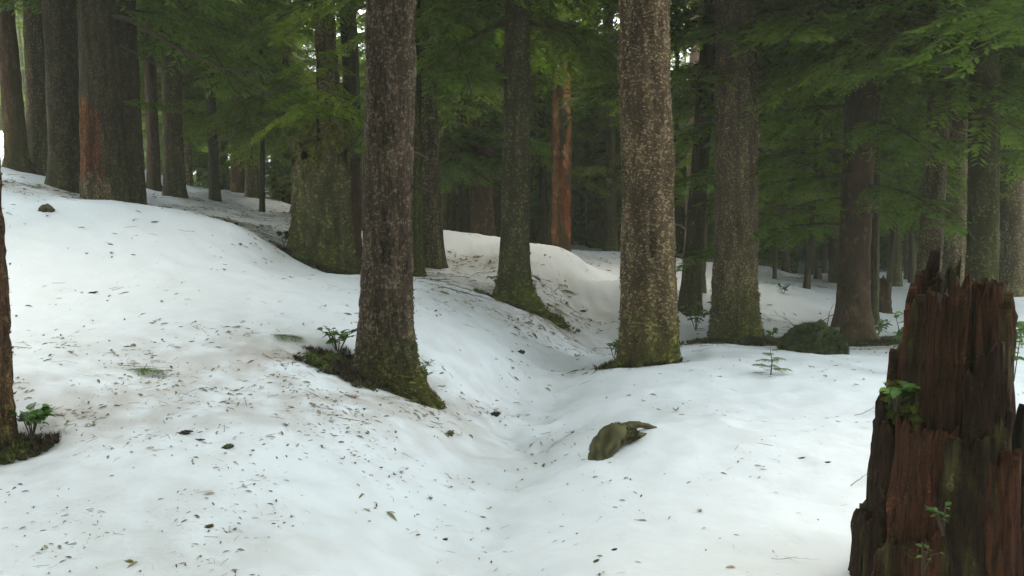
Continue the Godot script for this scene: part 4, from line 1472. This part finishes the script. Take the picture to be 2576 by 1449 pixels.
func build_small_things() -> void:
	var t: Node3D
	# mossy mound beside the thick flecked trunk
	var p := on_ground(2045, 885, 8.8)
	t = thing("mossy_mound", "rounded dark green mossy hump between the flecked trunk and the flared reddish trunk", "boulder", p)
	part("boulder", lump_mesh(0.29, 0.25, 0.24, 9, 0.6, Color(.016, .015, .008), Color(.03, .036, .012), 1.3), mats.moss, t)
	var places := []
	var cols := []
	rng.seed = 5
	for i in 1300:
		var d := Vector3(rng.randf_range(-1, 1), rng.randf_range(0, 1), rng.randf_range(-1, 1)).normalized()
		places.append(Transform3D(Basis(Quaternion(Vector3.UP, d)).scaled(Vector3.ONE * 0.04 * rng.randf_range(0.5, 1.5)), Vector3(d.x * 0.29, pow(d.y, 1.3) * 0.25, d.z * 0.24)))
		var k := rng.randf_range(0.3, 1.7)
		cols.append(Color(0.034 * k, 0.046 * k, 0.014 * k))
	scatter("moss", tuft_mesh, mats.moss, t, places, cols)
	for e in [[0.1, 0.22, 0.05, 0.35, 1.0], [-0.12, 0.2, 0.1, 0.3, 2.4], [0.02, 0.25, -0.02, 0.28, 0.2]]:
		part("twig", bare_boughs[int(e[4]) % 3], mats.twig, t, Transform3D((Basis(Vector3.UP, e[4]) * Basis(Vector3.BACK, 0.7)).scaled(Vector3.ONE * e[3]), Vector3(e[0], e[1], e[2])))
	p = on_ground(116, 530, 9.0)
	t = thing("mossy_rock", "small mossy rock poking out of the far left snow mound", "rock", p)
	part("rock", lump_mesh(0.075, 0.065, 0.07, 4, 0.4, Color(.02, .018, .01), Color(.07, .065, .03)), mats.moss, t)

	# mossy log end in the snow, right of the path
	var q := on_ground(1500, 1150, 4.7)
	t = thing("mossy_log", "mossy greenish log end with two tapering prongs emerging from the snow right of the path", "log", q)
	var W := func(px: float, py: float, dd: float) -> Vector3: return at(px, py, dd) - q
	var zd := -q.z
	part("log", limb_mesh([W.call(1500, 1165, zd), W.call(1515, 1130, zd), W.call(1548, 1096, zd + 0.06), W.call(1592, 1096, zd + 0.14), W.call(1640, 1099, zd + 0.22)], [0.05, 0.072, 0.075, 0.035, 0.008], 3, Color(.022, .022, .010), Color(.075, .072, .034)), mats.moss, t)
	part("log", limb_mesh([W.call(1545, 1100, zd + 0.14), W.call(1580, 1071, zd + 0.2), W.call(1615, 1070, zd + 0.26), W.call(1655, 1078, zd + 0.3), W.call(1692, 1084, zd + 0.33)], [0.035, 0.026, 0.018, 0.010, 0.004], 8, Color(.03, .025, .014), Color(.085, .075, .035)), mats.moss, t)

	places = []
	cols = []
	for i in 420:
		var f := rng.randf()
		var cpt: Vector3 = W.call(lerpf(1505, 1600, f), lerpf(1140, 1096, minf(f * 1.8, 1.0)), zd + 0.14 * f)
		var a := rng.randf_range(-0.4, 3.5)
		var rr := lerpf(0.072, 0.036, smoothstep(0.45, 1.0, f))
		places.append(Transform3D(Basis(Vector3.UP, rng.randf() * TAU).scaled(Vector3.ONE * rng.randf_range(0.012, 0.026)), cpt + Vector3(cos(a) * rr * 0.5, sin(a) * rr * 0.92, cos(a) * rr * 0.85)))
		var k := rng.randf_range(0.5, 1.4)
		cols.append(Color(0.07 * k, 0.07 * k, 0.025 * k))
	scatter("moss", tuft_mesh, mats.moss, t, places, cols)

	# sapling in the snow
	p = on_ground(1938, 945, 6.6)
	t = thing("hemlock_seedling", "tiny dark hemlock seedling standing in the snow before the mossy mound", "seedling", p)
	part("stem", tube([Vector3(0, -0.05, 0), Vector3(0.01, 0.1, 0), Vector3(-0.01, 0.2, 0)], [0.006, 0.004, 0.002], 5), mats.twig, t)
	for i in 9:
		var b := Basis(Vector3.UP, i * 2.4) * Basis(Vector3.BACK, 0.2)
		part("bough", boughs[i % 5], null, t, Transform3D(b.scaled(Vector3.ONE * (0.15 - 0.008 * i)), Vector3(0, 0.04 + 0.018 * i, 0)))

	# leafy plants
	var up := Vector3(0, 0.02, 0)
	leafy_plant("leafy_plant", "green leafy plant at the left foot of the furrowed trunk", on_ground(850, 885, 5.8) + up, 26, 0.16, 0.16, 0.05, 1)
	leafy_plant("leafy_plant", "leafy sprigs in front of the furrowed trunk's foot", on_ground(945, 950, 5.5) + up, 24, 0.18, 0.2, 0.05, 2)
	leafy_plant("leafy_plant", "small leafy sprig above the mossy root right of the furrowed trunk", on_ground(1075, 975, 5.7) + up, 12, 0.16, 0.08, 0.045, 3)
	leafy_plant("leafy_plant", "broad-leaved green plant at the foot of the trunk on the left border", on_ground(80, 1100, 4.35) + up, 24, 0.14, 0.14, 0.06, 4)
	leafy_plant("leafy_plant", "bright leafy sprig at the left foot of the tan-scaled trunk", on_ground(1545, 900, 7.2) + up, 12, 0.14, 0.08, 0.05, 5)
	leafy_plant("leafy_plant", "low leaves at the front foot of the tan-scaled trunk", on_ground(1650, 905, 7.1) + up, 14, 0.1, 0.14, 0.05, 6)
	leafy_plant("leafy_plant", "leafy shrublet at the left foot of the thick flecked trunk", on_ground(1750, 830, 9.3) + up, 26, 0.3, 0.25, 0.07, 7)
	leafy_plant("leafy_plant", "leafy clump in front of the thick flecked trunk", on_ground(1860, 850, 9.1) + up, 26, 0.2, 0.3, 0.06, 8)
	leafy_plant("leafy_plant", "leaves between the flecked trunk and the mossy mound", on_ground(1930, 870, 8.9) + up, 18, 0.14, 0.25, 0.06, 9)
	leafy_plant("leafy_plant", "leafy sprigs at the left foot of the slim mossy bank trunk", on_ground(1262, 745, 9.8) + up, 20, 0.22, 0.2, 0.06, 10)
	leafy_plant("leafy_plant", "green leafy sprig left of the broken mossy stump", on_ground(715, 620, 9.8) + up, 12, 0.2, 0.12, 0.08, 11)
	leafy_plant("leafy_plant", "small leafy plant on the far bright snow left of the flared reddish trunk", on_ground(1970, 740, 12.2) + up, 12, 0.12, 0.15, 0.06, 12)
	leafy_plant("leafy_plant", "pale green leafy sprig standing behind the tall red stump's left edge", on_ground(2272, 860, 6.5) + up, 22, 0.5, 0.09, 0.06, 13)
	leafy_plant("leafy_plant", "leafy shrub low beside the flared reddish trunk's right foot", on_ground(2205, 850, 9.7) + up, 16, 0.2, 0.15, 0.06, 14)
	leafy_plant("leafy_plant", "leafy plant in the snow past the tall red stump's right edge", on_ground(2550, 960, 6.5) + up, 22, 0.45, 0.12, 0.06, 15)
	leafy_plant("leafy_plant", "leafy sprig farther back at the right border", on_ground(2570, 860, 8.5) + up, 12, 0.2, 0.12, 0.07, 16)
	var sb := at(2372, 1449, 3.2)
	sb.y = ground(sb.x, sb.z)
	for e in [[-0.2, 0.40, 0.36, "small bright green leaves sprouting on the face of the tall red stump", 6, 0.022], [-0.27, 0.26, 0.37, "bright green sprout low on the tall red stump's face", 4, 0.018], [-0.25, 0.76, 0.06, "green leaves growing on the mossy left shoulder of the tall red stump", 16, 0.045]]:
		leafy_plant("leafy_plant", e[3], sb + Vector3(e[0], e[1], e[2]), e[4], 0.07, 0.06, e[5], int(e[1] * 100), "plant")

	# twigs and single bits on the snow
	lying_bough("dead_twig", "dark branched twig lying on the left snow slope", 300, 925, 5.3, 0.3, 0.1, true)
	lying_bough("fallen_sprig", "olive needle sprig lying on the left snow slope", 330, 935, 5.2, 0.24, -0.1, false)
	lying_bough("dead_twig", "thin straight twig left of the branched twig on the left slope", 125, 915, 5.35, 0.14, 0.0, true)
	lying_bough("fallen_sprig", "green sprig on the snow left of the furrowed trunk's leafy plant", 680, 848, 6.1, 0.25, -0.1, false)
	lying_bough("dead_twig", "grey twigs piled on the bank between the furrowed and the slim mossy trunks", 1110, 725, 9.9, 0.7, 0.2, true)
	lying_bough("dead_twig", "grey branch sticking from the bank left of the slim mossy trunk's foot", 1150, 738, 9.7, 0.5, 0.5, true)
	lying_bough("dead_twig", "pale twig nearest the slim mossy trunk's left foot", 1190, 735, 9.6, 0.6, 2.6, true)
	lying_bough("dead_twig", "bent twig in the snow just left of the tall red stump", 2150, 1050, 5.3, 0.3, 0.4, true)
	lying_bough("dead_twig", "small forked twig in the snow by the tall red stump's lower left", 2140, 1230, 4.1, 0.2, 0.6, true)
	lying_bough("dead_twig", "faint bunch of twigs near the lower right corner of the snow", 1940, 1420, 3.25, 0.16, -0.1, true)
	lying_bough("dead_twig", "bare branch lying on dirty snow left of the broken mossy stump", 660, 590, 10.5, 0.7, 0.25, true)
	lying_bough("dead_twig", "short twig on the dirty snow by the tan-scaled trunk's right foot", 1740, 890, 7.4, 0.2, 0.3, true)
	var dark := Color(.022, .018, .014)
	bit("bark_chip", "long black bark splinter alone on the clean left snow", 230, 738, 7.1, Vector3(.055, .012, .015), dark, -0.1)
	bit("bark_chip", "black bark lump beside the path below the furrowed trunk's mossy root", 1245, 1045, 6.0, Vector3(.035, .03, .03), dark, 0.4)
	bit("bark_chip", "dark curled bark piece in the middle of the left slope", 465, 1092, 4.55, Vector3(.045, .016, .025), dark, -0.4)
	bit("wood_stick", "short brown stick beside the curled bark piece on the left slope", 500, 1108, 4.5, Vector3(.04, .008, .008), Color(.06, .045, .025), -0.5)
	bit("lichen_clump", "dark green clump right of the stick on the left slope", 572, 1130, 4.4, Vector3(.03, .018, .022), Color(.03, .035, .018), 0.3)
	bit("lichen_clump", "green lichen tuft in the path bed above centre bottom", 1132, 1097, 5.1, Vector3(.035, .022, .03), Color(.045, .05, .025), 1.0)
	bit("fallen_leaf", "dark oval leaf on the bank left of the path bend", 1310, 890, 7.6, Vector3(.035, .035, .012), Color(.018, .025, .012), 0.3)
	bit("fallen_leaf", "dark leaf lying on the bank before the tan-scaled trunk", 1465, 787, 10.3, Vector3(.05, .03, .02), Color(.02, .025, .012), -0.4)
	bit("lichen_clump", "dark lichen scrap low on the left slope with a brown stain", 525, 1332, 3.55, Vector3(.022, .01, .016), Color(.04, .035, .02), 0.2)
	bit("lichen_clump", "yellow-green lichen scrap near the bottom left of the snow", 325, 1415, 3.2, Vector3(.022, .008, .012), Color(.13, .125, .045), -0.5)
	bit("bark_chip", "little black chip in the path bed near the bottom middle", 1118, 1360, 3.75, Vector3(.017, .008, .01), dark, 0.2)
	bit("lichen_clump", "green scrap near the bottom edge right of the path", 1500, 1415, 3.4, Vector3(.014, .008, .011), Color(.05, .05, .022), 0.6)
	bit("bark_chip", "black flake on the snow between the log end and the tall red stump", 2015, 1155, 4.45, Vector3(.022, .006, .009), dark, -0.1)
	bit("bark_chip", "flat black flake nearest the tall red stump on its left", 2080, 1165, 4.4, Vector3(.02, .005, .008), dark, -0.1)
	bit("bark_chip", "thin dark flake close to the bottom edge below the log end", 1545, 1388, 3.5, Vector3(.014, .006, .007), dark, 0.2)

# ------------------------------------------------------------------ litter strewn over the snow
func build_litter() -> void:
	var flat := leaf_mesh(9, Color(1, 1, 1))
	var stick := tube([Vector3(-0.5, 0, 0), Vector3(0.1, 0.02, 0.06), Vector3(0.5, 0, 0)], [0.02, 0.022, 0.012], 5)
	var r := RandomNumberGenerator.new()
	r.seed = 99
	var pl := [[], [], []]
	var cl := [[], [], []]
	for i in 210000:
		var z := -2.4 - 16.0 * pow(r.randf(), 1.3)
		var x := r.randf_range(-0.66, 0.66) * absf(z) * 1.05 + r.randf_range(-0.6, 0.6)
		var d := dirt(x, z)
		var n := noise_c.get_noise_2d(x * 1.3 + 9.0, z * 1.3) * 0.5 + 0.5
		var want: float = (0.022 + 0.42 * maxf(d - 0.05, 0.0)) * smoothstep(0.32, 0.72, n) * 1.5
		if r.randf() > want:
			continue
		var y := ground(x, z)
		var e := 0.04
		var nr := Vector3(ground(x - e, z) - ground(x + e, z), 2.0 * e, ground(x, z - e) - ground(x, z + e)).normalized()
		var b := Basis(Quaternion(Vector3.UP, nr)) * Basis(Vector3.UP, r.randf() * TAU)
		var kind := 0 if r.randf() < 0.72 else (1 if r.randf() < 0.7 else 2)
		var s := lerpf(0.009, 0.042, pow(r.randf(), 1.8)) * (1.0 + 0.5 * r.randf() * r.randf()) * clampf(absf(z) / 6.0, 0.62, 2.0)
		if r.randf() < 0.05:
			s *= 1.8
		var c := Color(.040, .032, .023).lerp(Color(.30, .25, .18), r.randf())
		if r.randf() < 0.25:
			c = Color(.09, .095, .035).lerp(Color(.16, .15, .06), r.randf())
		if kind == 1:
			b = b.scaled_local(Vector3(s * 2.2, s * 1.3, s * 1.3))
		elif kind == 2:
			b = b.scaled_local(Vector3(s * 0.9, s * 0.4, s * 0.6))
		else:
			b = b * Basis(Vector3.RIGHT, r.randf_range(-0.3, 0.3))
			b = b.scaled_local(Vector3(s * 1.3, s * 0.6, s * r.randf_range(0.3, 0.65)))
		pl[kind].append(Transform3D(b, Vector3(x, y + 0.003, z)))
		cl[kind].append(c)
	var names3 := ["needle_litter", "twig_litter", "lichen_litter"]
	var labels := ["countless dark flakes and needles strewn over the old snow", "fine broken twigs strewn over the old snow", "tiny tufts of lichen strewn over the old snow"]
	var meshes := [flat, stick, tuft_mesh]
	for k in 3:
		tag(scatter(names3[k], meshes[k], mats.litter, self, pl[k], cl[k]), labels[k], "litter", "", "stuff")
